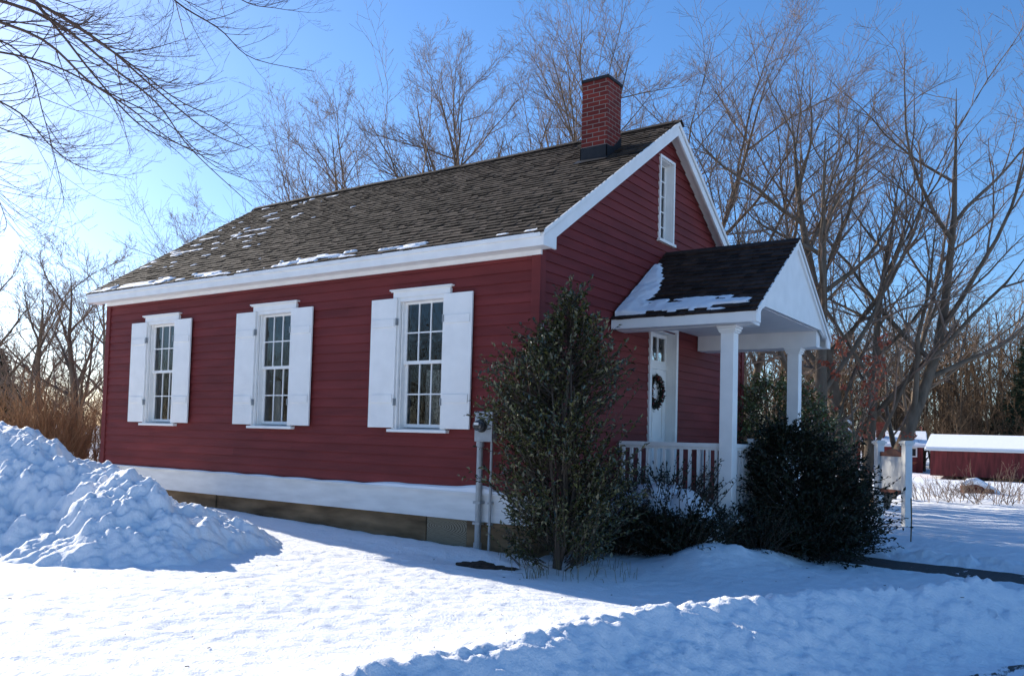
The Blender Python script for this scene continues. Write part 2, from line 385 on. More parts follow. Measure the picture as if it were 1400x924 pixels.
# ploughed snow pile on the left
RID = np.array([(-2.35, -2.10, -0.72), (-3.1, -2.15, -0.36), (-3.5, -2.4, -0.10), (-3.95, -2.75, 0.10), (-4.9, -2.95, 0.16), (-5.9, -3.0, 0.36), (-6.6, -2.9, 0.60), (-7.6, -3.1, 0.72), (-9.5, -3.6, 0.8), (-13, -4.5, 0.8)])
def pile(x, y):
    g0 = gh(x, y, False); xx = x+0.35*fbm(x*0.9, y*0.9, 80); yy = y+0.35*fbm(x*0.9+9, y*0.9, 81)
    best = np.full(x.shape, -9.0)
    for (ax, ay, az), (bx, by, bz) in zip(RID[:-1], RID[1:]):
        dx, dy_ = bx-ax, by-ay; t = np.clip(((xx-ax)*dx+(yy-ay)*dy_)/(dx*dx+dy_*dy_), 0, 1)
        d = np.hypot(xx-ax-t*dx, yy-ay-t*dy_); z = az+t*(bz-az)
        best = np.maximum(best, z-0.57*np.sqrt(d*d+0.03)+0.10)
    H = best-g0
    am = np.clip(H*2.2+0.25, 0, 1)
    H = H+am*(0.16*fbm(x*1.3, y*1.3, 82)+0.16*clods(x*2.4, y*2.4, 83)+0.10*clods(x*5.0, y*5.0, 84)+0.09*clods(x*9, y*9, 85)+0.05*clods(x*16, y*16, 87)+0.08*fbm(x*5, y*5, 86, 5)-0.20)
    return g0+np.maximum(H, -0.06)
pl = sheet('snow_pile', spaced([(-13, -6.5, 0.06), (-6.5, -1.6, 0.027)]), spaced([(-7.5, -5.2, 0.06), (-5.2, -0.5, 0.027)]), pile, M['snow_rough'])
tag(pl, 'tall lumpy pile of ploughed snow left of the red schoolhouse', 'snow pile')

# ------------------------------------------------------------------ the schoolhouse
L, W = 9.60, 7.234
E_, RG = 0.23, 0.20              # eave and rake overhang
ZE, ZR = 3.21, 5.73; SL = (ZR-ZE)/(W/2+E_)
YC = W/2
house = empty('schoolhouse', (0, 0, 0), 'red clapboard schoolhouse with white trim, shuttered windows and brick chimney', 'building')
def top(y): return ZE+(min(y, W-y)+E_)*SL          # roof deck plane
EXPO = 0.1305
def siding(mb, P, regions, th=0.018, lip=True):
    """P(u, z, o) -> point, o outward; regions: (z0, z1, uL(z), uR(z))"""
    rnd = random.Random(5)
    for z0, z1, uL, uR in regions:
        k = math.floor((z0+10)/EXPO-1e-6)
        while k*EXPO-10 < z1:
            b = k*EXPO-10; za, zb = max(z0, b), min(z1, b+EXPO)
            if zb-za > 1e-4:
                o = lambda z: th*(1-(z-b)/EXPO)
                la, ra, lb, rb = uL(za), uR(za), uL(zb), uR(zb); js = []; c = max(la, lb)+rnd.uniform(0.8, 4.2)
                while c < min(ra, rb)-0.5: js.append(c); c += rnd.uniform(2.4, 4.6)
                e0 = [la]+js; e1 = js+[ra]; f0 = [lb]+js; f1 = js+[rb]; g_ = 0.0012
                for q in range(len(e0)):
                    a0 = e0[q]+(g_ if q else 0); a1 = e1[q]-(g_ if q < len(js) else 0); b0 = f0[q]+(g_ if q else 0); b1 = f1[q]-(g_ if q < len(js) else 0)
                    mb.quad(P(a0, za, o(za)), P(a1, za, o(za)), P(b1, zb, o(zb)), P(b0, zb, o(zb)))
                if abs(za-b) < 1e-6: mb.quad(P(uL(za), za, -0.002), P(uR(za), za, -0.002), P(uR(za), za, th), P(uL(za), za, th))
            k += 1
def regions(z0, z1, u0, u1, holes, zl=None):
    """bands between hole edges; zl: optional slope limit functions (uL, uR)"""
    cuts = sorted({z0, z1, *[h[2] for h in holes], *[h[3] for h in holes], *([zl[2]] if zl else [])}); out = []
    cuts = [c for c in cuts if z0 <= c <= z1]
    for a, b in zip(cuts[:-1], cuts[1:]):
        mid = (a+b)/2
        uL = (lambda z: u0) if not zl or mid < zl[2] else zl[0]
        uR = (lambda z: u1) if not zl or mid < zl[2] else zl[1]
        hs_ = sorted([h for h in holes if h[2] < mid < h[3]])
        cur = uL
        for h in hs_:
            out.append((a, b, cur, (lambda z, v=h[0]: v))); cur = (lambda z, v=h[1]: v)
        out.append((a, b, cur, uR))
    return out
WX = (-7.81, -4.83, -1.85)        # window centres on the long wall; the added back window shares one
HW_, ZW0, ZW1 = 0.40, 0.80, 2.56
holes_long = [(c-HW_, c+HW_, ZW0, ZW1) for c in WX]
DY0, DY1, DZ0, DZ1 = YC-0.46, YC+0.46, -0.20, 2.44
AY0, AY1, AZ0, AZ1 = YC-0.24, YC+0.26, 3.86, 5.14
gl_ = lambda z: (z+0.08-ZE)/SL-E_
zbrk = ZE-0.08+E_*SL
sl = (gl_, lambda z: W-gl_(z), zbrk)
zap = ZR-0.08-0.001
def wallpart(name, P, regs, inner=True):
    mb = MB(); siding(mb, P, regs); o = mb.build(name, M['red'], house)
    if inner:
        mi = MB()
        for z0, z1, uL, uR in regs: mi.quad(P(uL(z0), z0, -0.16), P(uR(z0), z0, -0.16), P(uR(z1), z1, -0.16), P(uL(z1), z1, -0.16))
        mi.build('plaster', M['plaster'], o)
    return o
wallpart('clapboard_wall', lambda u, z, o: (u, -o, z), regions(0, 3.02, -L, 0, holes_long))
wallpart('clapboard_wall', lambda u, z, o: (o, u, z), regions(-0.3, zap, 0, W, [(DY0, DY1, -0.3, DZ1), (AY0, AY1, AZ0, AZ1)], sl))
wallpart('clapboard_wall', lambda u, z, o: (u, W+o, z), regions(0, 3.02, -L, 0, holes_long[2:]))  # opening for the added back window
wallpart('clapboard_wall', lambda u, z, o: (-L-o, u, z), regions(0, zap, 0, W, [], sl))
cb = MB()
for (x, y, sx, sy) in ((0, 0, 1, -1), (-L, 0, -1, -1), (0, W, 1, 1), (-L, W, -1, 1)):
    t = 0.030
    cb.box(x+sx*t, y+sy*t, 0.002, x-sx*0.10, y-sy*0.002, 3.02)
    cb.box(x+sx*t, y-sy*0.002, 0.002, x-sx*0.002, y-sy*0.10, 3.10)
cb.builds('corner_board', M['red'], house, bevel=0.003)
# water table board, ledge and snow on the ledge
wt = MB(); wt.box(-L-0.045, -0.045, -0.345, 0.045, -0.004, -0.012); wt.box(-L-0.07, -0.075, -0.012, 0.07, -0.004, 0.016)
wt.box(0.004, -0.003, -0.345, 0.045, W+0.04, -0.30); wt.box(-L-0.045, W+0.004, -0.345, 0.045, W+0.045, 0.0); wt.box(-L-0.045, -0.003, -0.345, -L-0.004, W+0.003, 0.0)
wt.builds('water_table', M['white_old'], house, bevel=0.004)
sk = MB()
n = 120; rnd = random.Random(3)
for i in range(n):
    x0 = -L+0.1+i*(L-0.5)/n; x1 = x0+(L-0.5)/n
    th = lambda x: 0.006+0.05*max(0, sst(-3.5, -0.9, x))*(0.6+0.6*math.sin(x*2.1)**2)*sst(-0.35, -0.8, x)+0.012*abs(math.sin(x*3.7+1))*sst(-9, -5, x)
    h0, h1 = float(th(x0)), float(th(x1)); hb = 0.017
    sk.quad((x0, -0.073, hb), (x1, -0.073, hb), (x1, -0.062, hb+h1*0.8), (x0, -0.062, hb+h0*0.8))
    sk.quad((x0, -0.062, hb+h0*0.8), (x1, -0.062, hb+h1*0.8), (x1, -0.028, hb+h1*1.25), (x0, -0.028, hb+h0*1.25))
tag(sk.build('snow_strip', M['snow_soft'], smooth=True), 'thin strip of snow lying along the white base board of the long wall', 'snow', kind='stuff')
# foundation
fo = MB(); fo.box(-L+0.02, 0.01, -1.3, -0.02, 0.1, -0.345); fo.box(-L+0.02, W-0.1, -1.3, -0.02, W-0.01, -0.345)
fo.box(-0.1, 0.101, -1.3, -0.01, W-0.101, -0.345); fo.box(-L+0.01, 0.101, -1.3, -L+0.1, W-0.101, -0.345)
fo.builds('foundation', M['sill_wood'], house)
for xx in (-8.0, -6.2, -1.74, -0.92):
    pb = MB(); pb.box(xx-0.07, -0.018, -1.3, xx+0.07, 0.009, -0.346); pb.build('foundation_post', M['sill_wood'], house, bevel=0.004)
def grain():
    m = mat('grained_plywood', (0.21, 0.17, 0.11), 0.85, None, None, 0.2)
    n = m.node_tree.nodes; l = m.node_tree.links; b = n['Principled BSDF']
    tc = n.new('ShaderNodeTexCoord'); mp = n.new('ShaderNodeMapping'); mp.inputs['Scale'].default_value = (1.6, 1, 5); mp.inputs['Location'].default_value = (2.32, 0, 2.3)
    wv = n.new('ShaderNodeTexWave'); wv.wave_type = 'RINGS'; wv.rings_direction = 'Y'; wv.inputs['Scale'].default_value = 4.5; wv.inputs['Distortion'].default_value = 4; wv.inputs['Detail'].default_value = 2
    cr = n.new('ShaderNodeValToRGB'); cr.color_ramp.elements[0].color = (0.05, 0.035, 0.02, 1); cr.color_ramp.elements[1].color = (0.27, 0.22, 0.15, 1); cr.color_ramp.elements[1].position = 0.35
    l.new(tc.outputs['Object'], mp.inputs[0]); l.new(mp.outputs[0], wv.inputs['Vector']); l.new(wv.outputs[0], cr.inputs[0]); l.new(cr.outputs[0], b.inputs['Base Color'])
    return m
pb = MB(); pb.box(-1.66, -0.006, -1.3, -1.0, 0.009, -0.346)
tag(pb.build('foundation_panel', grain(), house), 'plywood patch with swirling grain at the foundation')
# floor, ceiling
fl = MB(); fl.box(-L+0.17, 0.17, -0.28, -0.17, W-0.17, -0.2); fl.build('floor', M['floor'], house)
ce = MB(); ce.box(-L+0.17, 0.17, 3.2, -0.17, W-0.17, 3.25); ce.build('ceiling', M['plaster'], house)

# roof ---------------------------------------------------------------
XR0, XR1 = -L-0.36, RG
roof = MB()
for s in (0, 1):
    f = (lambda y: y) if s == 0 else (lambda y: W-y)
    ring = [(XR0, f(-E_), ZE-0.02), (XR0, f(YC), ZR-0.02), (XR0, f(YC), ZR-0.07), (XR0, f(-E_), ZE-0.07)]
    roof.prism(ring, (XR1-XR0, 0, 0))
roof = roof.build('roof', M['white_old'], house)
def shingles(mb, O, U, S, ulen, slen, expo=0.128, seed=1, wmin=0.09, wmax=0.2, thick=0.018, hole=None):
    rnd = random.Random(seed); O = np.array(O, float); U = np.array(U, float); S = np.array(S, float)
    Nn = np.cross(U, S); Nn /= np.linalg.norm(Nn)
    if Nn[2] < 0: Nn = -Nn
    i = 0; s0 = -0.03; butts = []
    while s0 < slen-0.02:
        u = -0.015+(-rnd.random()*0.08)
        while u < ulen+0.015:
            wd = rnd.uniform(wmin, wmax); a = max(u, -0.015)+0.0015; b = min(u+wd, ulen+0.015)-0.0015
            if b-a > 0.02:
                j = rnd.uniform(-0.008, 0.008) if rnd.random() < 0.8 else rnd.uniform(-0.02, 0.012)
                t = thick*rnd.uniform(0.75, 1.5)+0.004; tilt = rnd.uniform(-0.003, 0.003)
                sa = s0+j; sb = min(s0+expo*1.35, slen)
                A = O+U*a+S*sa; B = O+U*b+S*sa; Cc = O+U*b+S*sb; D = O+U*a+S*sb
                if hole is None or not hole((a+b)/2, (sa+sb)/2):
                    mb.add([A, B, A+Nn*(t+tilt), B+Nn*(t-tilt), Cc+Nn*0.004, D+Nn*0.004], [(0, 1, 3, 2), (2, 3, 4, 5), (0, 2, 5), (1, 4, 3)])
                    butts.append((a, b, sa, t, expo))
            u += wd
        s0 += expo; i += 1
    return butts
SLEN = math.hypot(YC+E_, ZR-ZE); cs, sn = (YC+E_)/SLEN, (ZR-ZE)/SLEN
CHX0, CHX1, CHY0, CHY1 = -0.83, -0.40, 2.38, 2.82
sh = MB(); but = shingles(sh, (XR0, -E_, ZE-0.019), (1, 0, 0), (0, cs, sn), XR1-XR0, SLEN, seed=11); sh.build('shingles', M['shingle'], roof)
sh = MB(); shingles(sh, (XR0, W+E_, ZE-0.019), (1, 0, 0), (0, -cs, sn), XR1-XR0, SLEN, seed=12); sh.build('shingles', M['shingle'], roof)
rc = MB()
rnd = random.Random(8); x = XR0-0.02
while x < XR1:
    xe = min(x+0.42, XR1+0.02); dz = rnd.uniform(0, 0.008)
    for s in (-1, 1):
        rc.prism([(x, YC, ZR+0.03+dz), (x, YC+s*0.11, ZR+0.03+dz-0.11*SL), (x, YC+s*0.11, ZR+0.012+dz-0.11*SL), (x, YC, ZR+0.012+dz)], (xe-x+0.03, 0, 0))
    x = xe
rc.build('ridge_cap', M['shingle'], roof)
# eave fascia, soffit, box returns, rakes
fa = MB()
for f, s in ((lambda y: y, 1), (lambda y: W-y, -1)):
    fa.box(XR0+0.004, f(-E_-0.012), ZE-0.19, XR1-0.031, f(-E_+0.012), ZE-0.021)
    fa.box(XR0+0.02, f(-E_-0.034), ZE-0.085, XR1-0.04, f(-E_-0.012), ZE-0.03)
    fa.box(XR0+0.004, f(-E_+0.012), ZE-0.185, XR1-0.031, f(-0.001), ZE-0.16)
    fa.box(-L-0.036, f(-0.037), 2.965, 0.036, f(-0.001), ZE-0.186)
fa.builds('eave_fascia', M['white'], house, bevel=0.004)
rk = MB()
for xo, xi in ((XR1, XR1-0.03), (XR0, XR0+0.03)):
    for f in (lambda y: y, lambda y: W-y):
        ring = [(xo, f(-E_-0.014), ZE-0.022), (xo, f(YC), ZR-0.022+0.0), (xo, f(YC), ZR-0.215), (xo, f(0.05), top(0.05)-0.222), (xo, f(0.05), ZE-0.19), (xo, f(-E_-0.014), ZE-0.19)]
        rk.prism(ring, (xi-xo, 0, 0))
        d2 = 0.022 if xo > xi else -0.022
        ring = [(xo+d2, f(-E_-0.03), ZE-0.012), (xo+d2, f(YC), ZR-0.0), (xo+d2, f(YC), ZR-0.062), (xo+d2, f(-E_-0.03), ZE-0.072)]
        rk.prism(ring, (-d2*0.9, 0, 0))
rk.builds('rake_board', M['white'], house)
rs = MB()
for xo, xi in ((XR1-0.031, 0.001), (XR0+0.031, -L-0.001)):
    for f in (lambda y: y, lambda y: W-y):
        rs.quad((xo, f(0), top(0)-0.10), (xi, f(0), top(0)-0.10), (xi, f(YC), ZR-0.10), (xo, f(YC), ZR-0.10))
    rs.quad((xi+(0.02 if xi > -1 else -0.02), 0.05, top(0)-0.101), (xi+(0.02 if xi > -1 else -0.02), 0, top(0)-0.101), (xi+(0.02 if xi > -1 else -0.02), 0, 3.03), (xi+(0.02 if xi > -1 else -0.02), 0.05, 3.03))
rs.builds('rake_soffit', M['white'], house)
# chimney
ch = MB(); ch.box(CHX0, CHY0, 4.6, CHX1, CHY1, 6.12)
ch.box(CHX0-0.0, CHY0-0.0, 6.122, CHX1+0.0, CHY1+0.0, 6.13)
chim = ch.build('chimney', M['brick'], roof)
cc = MB(); cc.box(CHX0-0.02, CHY0-0.02, 6.131, CHX1+0.02, CHY1+0.02, 6.175); cc.box(CHX0+0.09, CHY0+0.09, 6.176, CHX1-0.09, CHY1-0.09, 6.2)
o = cc.build('chimney_cap', M['flash'], roof, bevel=0.006)
fs = MB()
zf = lambda y: top(y)+0.02
t = 0.012
fs.prism([(CHX1+t, CHY0-t, zf(CHY0)-0.1), (CHX1+t, CHY1+t, zf(CHY1)-0.1), (CHX1+t, CHY1+t, zf(CHY1)+0.12), (CHX1+t, CHY0+0.22, zf(CHY0+0.22)+0.07), (CHX1+t, CHY0+0.1, zf(CHY0)+0.18), (CHX1+t, CHY0-t, zf(CHY0)+0.18)], (-t+0.001, 0, 0))
fs.prism([(CHX0-t, CHY0-t, zf(CHY0)-0.1), (CHX0-t, CHY1+t, zf(CHY1)-0.1), (CHX0-t, CHY1+t, zf(CHY1)+0.12), (CHX0-t, CHY0-t, zf(CHY0)+0.18)], (t-0.001, 0, 0))
fs.box(CHX0-t, CHY0-t, zf(CHY0)-0.1, CHX1+t, CHY0-0.001, zf(CHY0)+0.181)
fs.prism([(CHX0-0.06, CHY0-0.13, zf(CHY0-0.13)+0.008), (CHX1+0.05, CHY0-0.13, zf(CHY0-0.13)+0.008), (CHX1+0.05, CHY0, zf(CHY0)+0.008), (CHX0-0.06, CHY0, zf(CHY0)+0.008)], (0, 0, -0.004))
fs.build('chimney_flashing', M['flash'], roof)

# slivers of snow left on the shingles
rnd = random.Random(21); sv = MB()
Ox, Oy, Oz = XR0, -E_, ZE-0.019
Nn = np.array([0, -sn, cs]); Uv = np.array([1., 0, 0]); Sv = np.array([0, cs, sn]); O0 = np.array([Ox, Oy, Oz])
def lump(mb, O, U, S, N, a, b, s, dep, h):
    n = 6; bot = []; mid = []
    for k in range(n+1):
        uu = a+(b-a)*k/n; e = math.sin(math.pi*(k+0.15)/(n+0.3))
        bot.append(O+U*uu+S*(s-dep*0.5*e)+N*0.010); mid.append(O+U*uu+S*(s+dep*0.1)+N*(0.014+h*e))
    top_ = [O+U*(a+(b-a)*k/n)+S*(s+dep*0.55*math.sin(math.pi*(k+0.15)/(n+0.3)))+N*0.006 for k in range(n+1)]
    v = bot+mid+top_; m_ = n+1
    mb.add(v, [(k, k+1, m_+k+1, m_+k) for k in range(n)]+[(m_+k, m_+k+1, 2*m_+k+1, 2*m_+k) for k in range(n)])
def roof_snow():
    us = np.arange(0.05, XR1-XR0-0.1, 0.028); ss = np.arange(0.0, SLEN-0.1, 0.0213); U, S = np.meshgrid(us, ss)
    X = XR0+U; row = np.floor((S+0.03)/0.128); ph = (S+0.03)/0.128-row
    left = sst(-2.5, -9.5, X)
    streak = vn(U*2.6+_h(row, row*0, 3)*40, row*3.7, 90)+0.35*(vn(U*11, row*5.1, 91)-0.5)+0.25*(ph-0.6)
    patch = vn(U*0.55, S*0.8, 92)
    m1 = streak > 1.24-0.22*left-0.18*patch*left-0.03*patch
    m1 &= (ph > 0.35) & (ph < 0.97) & (X < -0.5)
    eb = vn(U*1.1+3, S*0, 93)+0.5*(vn(U*5, row*2, 94)-0.5)
    lim = 0.04+0.20*sst(0.35, 0.8, eb)*sst(-0.2, -1.6, X)
    m2 = (S > 0.02+0.02*vn(U*14, S*0, 95)) & (S < lim+0.05*(vn(U*9, row*4, 96)-0.5)) & (eb > 0.36) & (vn(U*3.5, row*6, 99) > 0.30)
    k = (m1 | m2).astype(float)
    surf = 0.026*(1-ph/1.35)+0.004
    kk = k.copy(); kk[1:-1, 1:-1] = (k[1:-1, 1:-1]*2+k[:-2, 1:-1]+k[2:, 1:-1]+k[1:-1, :-2]+k[1:-1, 2:])/6
    H = surf*np.where(k > 0, 1, 0.6)+kk*(0.004+0.008*m2+0.004*vn(U*14, S*14, 97))
    P_ = O0+U[..., None]*Uv+S[..., None]*Sv+H[..., None]*Nn
    nx = len(us); idx = np.arange(nx-1)[None]+nx*np.arange(len(ss)-1)[:, None]
    cell = (k[:-1, :-1]+k[1:, :-1]+k[:-1, 1:]+k[1:, 1:]) >= 1
    i = idx[cell]; F = np.stack([i, i+1, i+1+nx, i+nx], -1).reshape(-1)
    return link('roof_snow', np_mesh('roof_snow', P_.reshape(-1, 3), F, np.arange(0, len(F), 4), True, M['snow_soft']))
tag(roof_snow(), 'scattered streaks and an eave band of old snow on the main roof', 'snow', kind='stuff')

# windows --------------------------------------------------------------
def make_window():
    """origin at wall plane, centre of the opening, world z; faces -Y"""
    c = MB()
    zs, zh = 0.80, 2.56
    c.box(-0.47, -0.040, zs-0.01, -0.381, -0.0, zh+0.03); c.box(0.381, -0.040, zs-0.01, 0.47, -0.0, zh+0.03)      # side casings
    c.box(-0.50, -0.050, zh+0.0305, 0.50, 0.0, zh+0.125)                                                          # head board
    c.box(-0.545, -0.085, zh+0.1255, 0.545, 0.0, zh+0.145); c.box(-0.53, -0.067, zh+0.110, 0.53, -0.0505, zh+0.125)
    c.box(-0.38, 0.001, zs, -0.355, 0.16, zh); c.box(0.355, 0.001, zs, 0.38, 0.16, zh)                            # jambs
    c.box(-0.3805, -0.038, zh-0.022, 0.3805, 0.16, zh+0.0302)
    o = c.build('window', M['white'], house, bevel=0.003)
    s_ = MB(); s_.prism([(-0.52, -0.085, 0.752), (-0.52, -0.085, 0.79), (-0.52, 0.16, 0.815), (-0.52, 0.16, 0.752)], (1.04, 0, 0))
    s_.build('window_sill', M['white'], o, bevel=0.004)
    def sash(y, z0, z1, nm, hx=0.3545):
        m = MB(); st = 0.042; mt = 0.018; yy = y+0.032
        m.box(-hx, y, z0, -hx+st, yy, z1); m.box(hx-st, y, z0, hx, yy, z1)
        m.box(-hx+st, y+0.001, z0, hx-st, yy-0.001, z0+st*1.1); m.box(-hx+st, y+0.001, z1-st*0.8, hx-st, yy-0.001, z1)
        xw = (2*hx-2*st)/3
        for k in (1, 2):
            xk = -hx+st+k*xw; m.box(xk-mt/2, y+0.003, z0+st*1.1, xk+mt/2, yy-0.003, z1-st*0.8)
        zm = (z0+z1)/2+0.003
        m.box(-hx+st, y+0.004, zm-mt/2, hx-st, yy-0.004, zm+mt/2)
        sh_ = m.build(nm, M['white'], o)
        g_ = MB(); g_.quad((-hx+0.02, y+0.016, z0+0.02), (hx-0.02, y+0.016, z0+0.02), (hx-0.02, y+0.016, z1-0.02), (-hx+0.02, y+0.016, z1-0.02))
        g_.build('pane', M['glass'], o)
    sash(0.045, 1.68, 2.535, 'upper_sash'); sash(0.085, 0.82, 1.72, 'lower_sash')
    return o
def make_shutter(o, s):
    m = MB(); x0, x1 = (s*0.415, s*0.885)
    m.box(x0, -0.072, 0.81, x1, -0.044, 2.585)
    xi0, xi1 = x0+s*0.03, x1-s*0.03
    for za, zb in ((2.19, 2.30), (1.15, 1.26)):
        m.box(xi0, -0.086, za, xi1, -0.0725, zb)
    # plank seams
    sh_ = m.build('shutter', M['white'], o, bevel=0.003)
    h = MB()
    for z in (2.26, 1.16):
        h.box(s*0.398, -0.078, z-0.045, s*0.424, -0.0735 if False else -0.043, z+0.045); h.tube([(s*0.412, -0.083, z-0.05), (s*0.412, -0.083, z+0.05)], 0.008, 6)
    h.builds('hinge', M['metal'], o)
win = make_window()
for s in (-1, 1): make_shutter(win, s)
wins = [win]
for c in WX[1:]:
    wins.append(copy_tree(win, house))
for wn, c in zip(wins, WX): wn.location = (c, 0, 0)
# unseen back window, added to let light into the room
fill_win = copy_tree(win, house); fill_win.rotation_euler = (0, 0, math.pi); fill_win.location = (WX[2], W, 0)
# things seen inside the rooms
pn = MB(); pn.prism([(-5.42, 0.30, 0.55), (-4.98, 0.30, 0.55), (-5.13, 0.36, 1.52), (-5.42, 0.36, 1.52)], (0.01, 0.02, 0))
tag(pn.build('display_board', M['signwhite']), 'white slanted display board standing inside the middle window', 'display board')
ct = MB()
for k in range(24):
    xa = -2.2+k*0.03; ya = 0.32+0.02*math.sin(k*1.6); yb = 0.32+0.02*math.sin((k+1)*1.6)
    if k in (6, 7, 8, 9, 10, 11, 12, 13, 14): ct.quad((xa, ya, 0.3), (xa+0.03, yb, 0.3), (xa+0.03, yb, 1.62), (xa, ya, 1.62))
tag(ct.build('curtain', mat('lace', (0.30, 0.29, 0.27), 0.9, (40, 0.6)), smooth=True), 'pale lace curtain hanging inside the window nearest the meter', 'curtain')

# attic window ---------------------------------------------------------
aw = MB()
aw.box(-0.002, AY0-0.03, AZ0, 0.035, AY0+0.012, AZ1); aw.box(-0.002, AY1-0.012, AZ0, 0.035, AY1+0.03, AZ1)
aw.box(-0.002, AY0-0.03, AZ1, 0.035, AY1+0.03, AZ1+0.04); aw.box(-0.002, AY0-0.06, AZ0-0.045, 0.06, AY1+0.06, AZ0-0.001)
aw.box(-0.20, AY0+0.0, AZ0, -0.0025, AY0+0.012, AZ1); aw.box(-0.20, AY1-0.012, AZ0, -0.0025, AY1, AZ1)
aw.box(-0.20, AY0+0.013, AZ1-0.01, -0.0025, AY1-0.013, AZ1); aw.box(-0.20, AY0+0.013, AZ0, -0.0025, AY1-0.013, AZ0+0.012)
awo = aw.build('attic_window', M['white'], house, bevel=0.002)
sm_ = MB(); xg = -0.14
sm_.box(xg, AY0+0.013, AZ0+0.012, xg+0.03, AY0+0.045, AZ1-0.011); sm_.box(xg, AY1-0.045, AZ0+0.012, xg+0.03, AY1-0.013, AZ1-0.011)
for k in range(6):
    z = AZ0+0.02+(AZ1-AZ0-0.05)*k/5; sm_.box(xg+0.002, AY0+0.045, z-0.009, xg+0.027, AY1-0.045, z+0.009)
for k in (1, 2):
    y = AY0+0.045+(AY1-AY0-0.09)*k/3; sm_.box(xg+0.004, y-0.007, AZ0+0.02, xg+0.025, y+0.007, AZ1-0.02)
sm_.build('sash', M['white'], awo)
ag = MB(); ag.quad((xg+0.012, AY0+0.01, AZ0+0.01), (xg+0.012, AY1-0.01, AZ0+0.01), (xg+0.012, AY1-0.01, AZ1-0.01), (xg+0.012, AY0+0.01, AZ1-0.01)); ag.build('pane', M['glass'], awo)
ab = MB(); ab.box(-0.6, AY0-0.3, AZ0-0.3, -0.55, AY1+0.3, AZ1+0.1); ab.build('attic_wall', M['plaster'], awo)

# door -------------------------------------------------------------------
df = MB()
df.box(0.0, DY0-0.06, DZ0, 0.042, DY0+0.014, DZ1+0.02); df.box(0.0, DY1-0.014, DZ0, 0.042, DY1+0.06, DZ1+0.02); df.box(0.0, DY0-0.06, DZ1+0.02, 0.042, DY1+0.06, DZ1+0.1)
df.box(-0.22, DY0, DZ0, -0.001, DY0+0.014, DZ1); df.box(-0.22, DY1-0.014, DZ0, -0.001, DY1, DZ1); df.box(-0.22, DY0+0.0145, DZ1-0.015, -0.001, DY1-0.0145, DZ1+0.019)
df.box(-0.22, DY0+0.0145, 1.86, -0.12, DY1-0.0145, 1.94)
dfo = df.build('door_frame', M['white'], house, bevel=0.003)
tr_ = MB(); xt = -0.17
tr_.box(xt, DY0+0.0145, 1.9405, xt+0.035, DY0+0.07, DZ1-0.016); tr_.box(xt, DY1-0.07, 1.9405, xt+0.035, DY1-0.0145, DZ1-0.016)
tr_.box(xt, DY0+0.0705, 1.9405, xt+0.035, DY1-0.0705, 2.0); tr_.box(xt, DY0+0.0705, DZ1-0.075, xt+0.035, DY1-0.0705, DZ1-0.016)
for k in (1, 2): 
    y = DY0+0.07+(DY1-DY0-0.14)*k/3; tr_.box(xt+0.003, y-0.02, 2.0005, xt+0.032, y+0.02, DZ1-0.0755)
tro = tr_.build('transom', M['white'], dfo)
tg = MB(); tg.quad((xt+0.015, DY0+0.03, 1.97), (xt+0.015, DY1-0.03, 1.97), (xt+0.015, DY1-0.03, DZ1-0.04), (xt+0.015, DY0+0.03, DZ1-0.04)); tg.build('transom_pane', M['glass'], dfo)
dd = MB(); xd = -0.17; y0, y1 = DY0+0.016, DY1-0.016
dd.box(xd, y0, DZ0+0.01, xd+0.022, y1, 1.858)
st = 0.12
for (ya, yb, za, zb) in ((y0, y0+st, DZ0+0.01, 1.858), (y1-st, y1, DZ0+0.01, 1.858), ((y0+y1)/2-0.05, (y0+y1)/2+0.05, DZ0+0.01, 1.858), (y0+st, (y0+y1)/2-0.05, 1.73, 1.858), ((y0+y1)/2+0.05, y1-st, 1.73, 1.858), (y0+st, (y0+y1)/2-0.05, 0.62, 0.78), ((y0+y1)/2+0.05, y1-st, 0.62, 0.78), (y0+st, (y0+y1)/2-0.05, DZ0+0.01, 0.06), ((y0+y1)/2+0.05, y1-st, DZ0+0.01, 0.06)):
    dd.box(xd+0.0225, ya+0.0005, za, xd+0.042, yb-0.0005, zb)
dro = dd.build('door', M['white'], house, bevel=0.003)
kn = MB(); kn.tube([(xd+0.042, y0+0.07, 0.75), (xd+0.075, y0+0.07, 0.75), (xd+0.08, y0+0.07, 0.75), (xd+0.10, y0+0.07, 0.75), (xd+0.108, y0+0.07, 0.75)], [0.01, 0.01, 0.026, 0.028, 0.012], 10); kn.build('door_knob', M['black'], dro, smooth=True)

# porch ------------------------------------------------------------------
PX = 2.06; PY0, PY1 = 1.85, W-1.85; PZE, PZR = 2.43, 3.66
PSL = (PZR-PZE)/(YC-PY0); PLN = math.hypot(YC-PY0, PZR-PZE); pcs, psn = (YC-PY0)/PLN, (PZR-PZE)/PLN
pr = MB()
for f in (lambda y: y, lambda y: W-y):
    pr.prism([(0.026, f(PY0), PZE-0.02), (0.026, f(YC), PZR-0.02), (0.026, f(YC), PZR-0.06), (0.026, f(PY0), PZE-0.06)], (PX-0.026, 0, 0))
pro = pr.build('porch_roof', M['white'], house)
s1 = MB(); pbut = shingles(s1, (0.026, PY0, PZE-0.019), (1, 0, 0), (0, pcs, psn), PX-0.02, PLN, seed=31); s1.build('shingles', M['shingle_shaded'], pro)
s1 = MB(); shingles(s1, (0.026, W-PY0, PZE-0.019), (1, 0, 0), (0, -pcs, psn), PX-0.02, PLN, seed=32); s1.build('shingles', M['shingle_shaded'], pro)
s1 = MB()
for s in (-1, 1): s1.prism([(0.03, YC, PZR+0.026), (0.03, YC+s*0.1, PZR+0.026-0.1*PSL), (0.03, YC+s*0.1, PZR+0.01-0.1*PSL), (0.03, YC, PZR+0.01)], (PX-0.005, 0, 0))
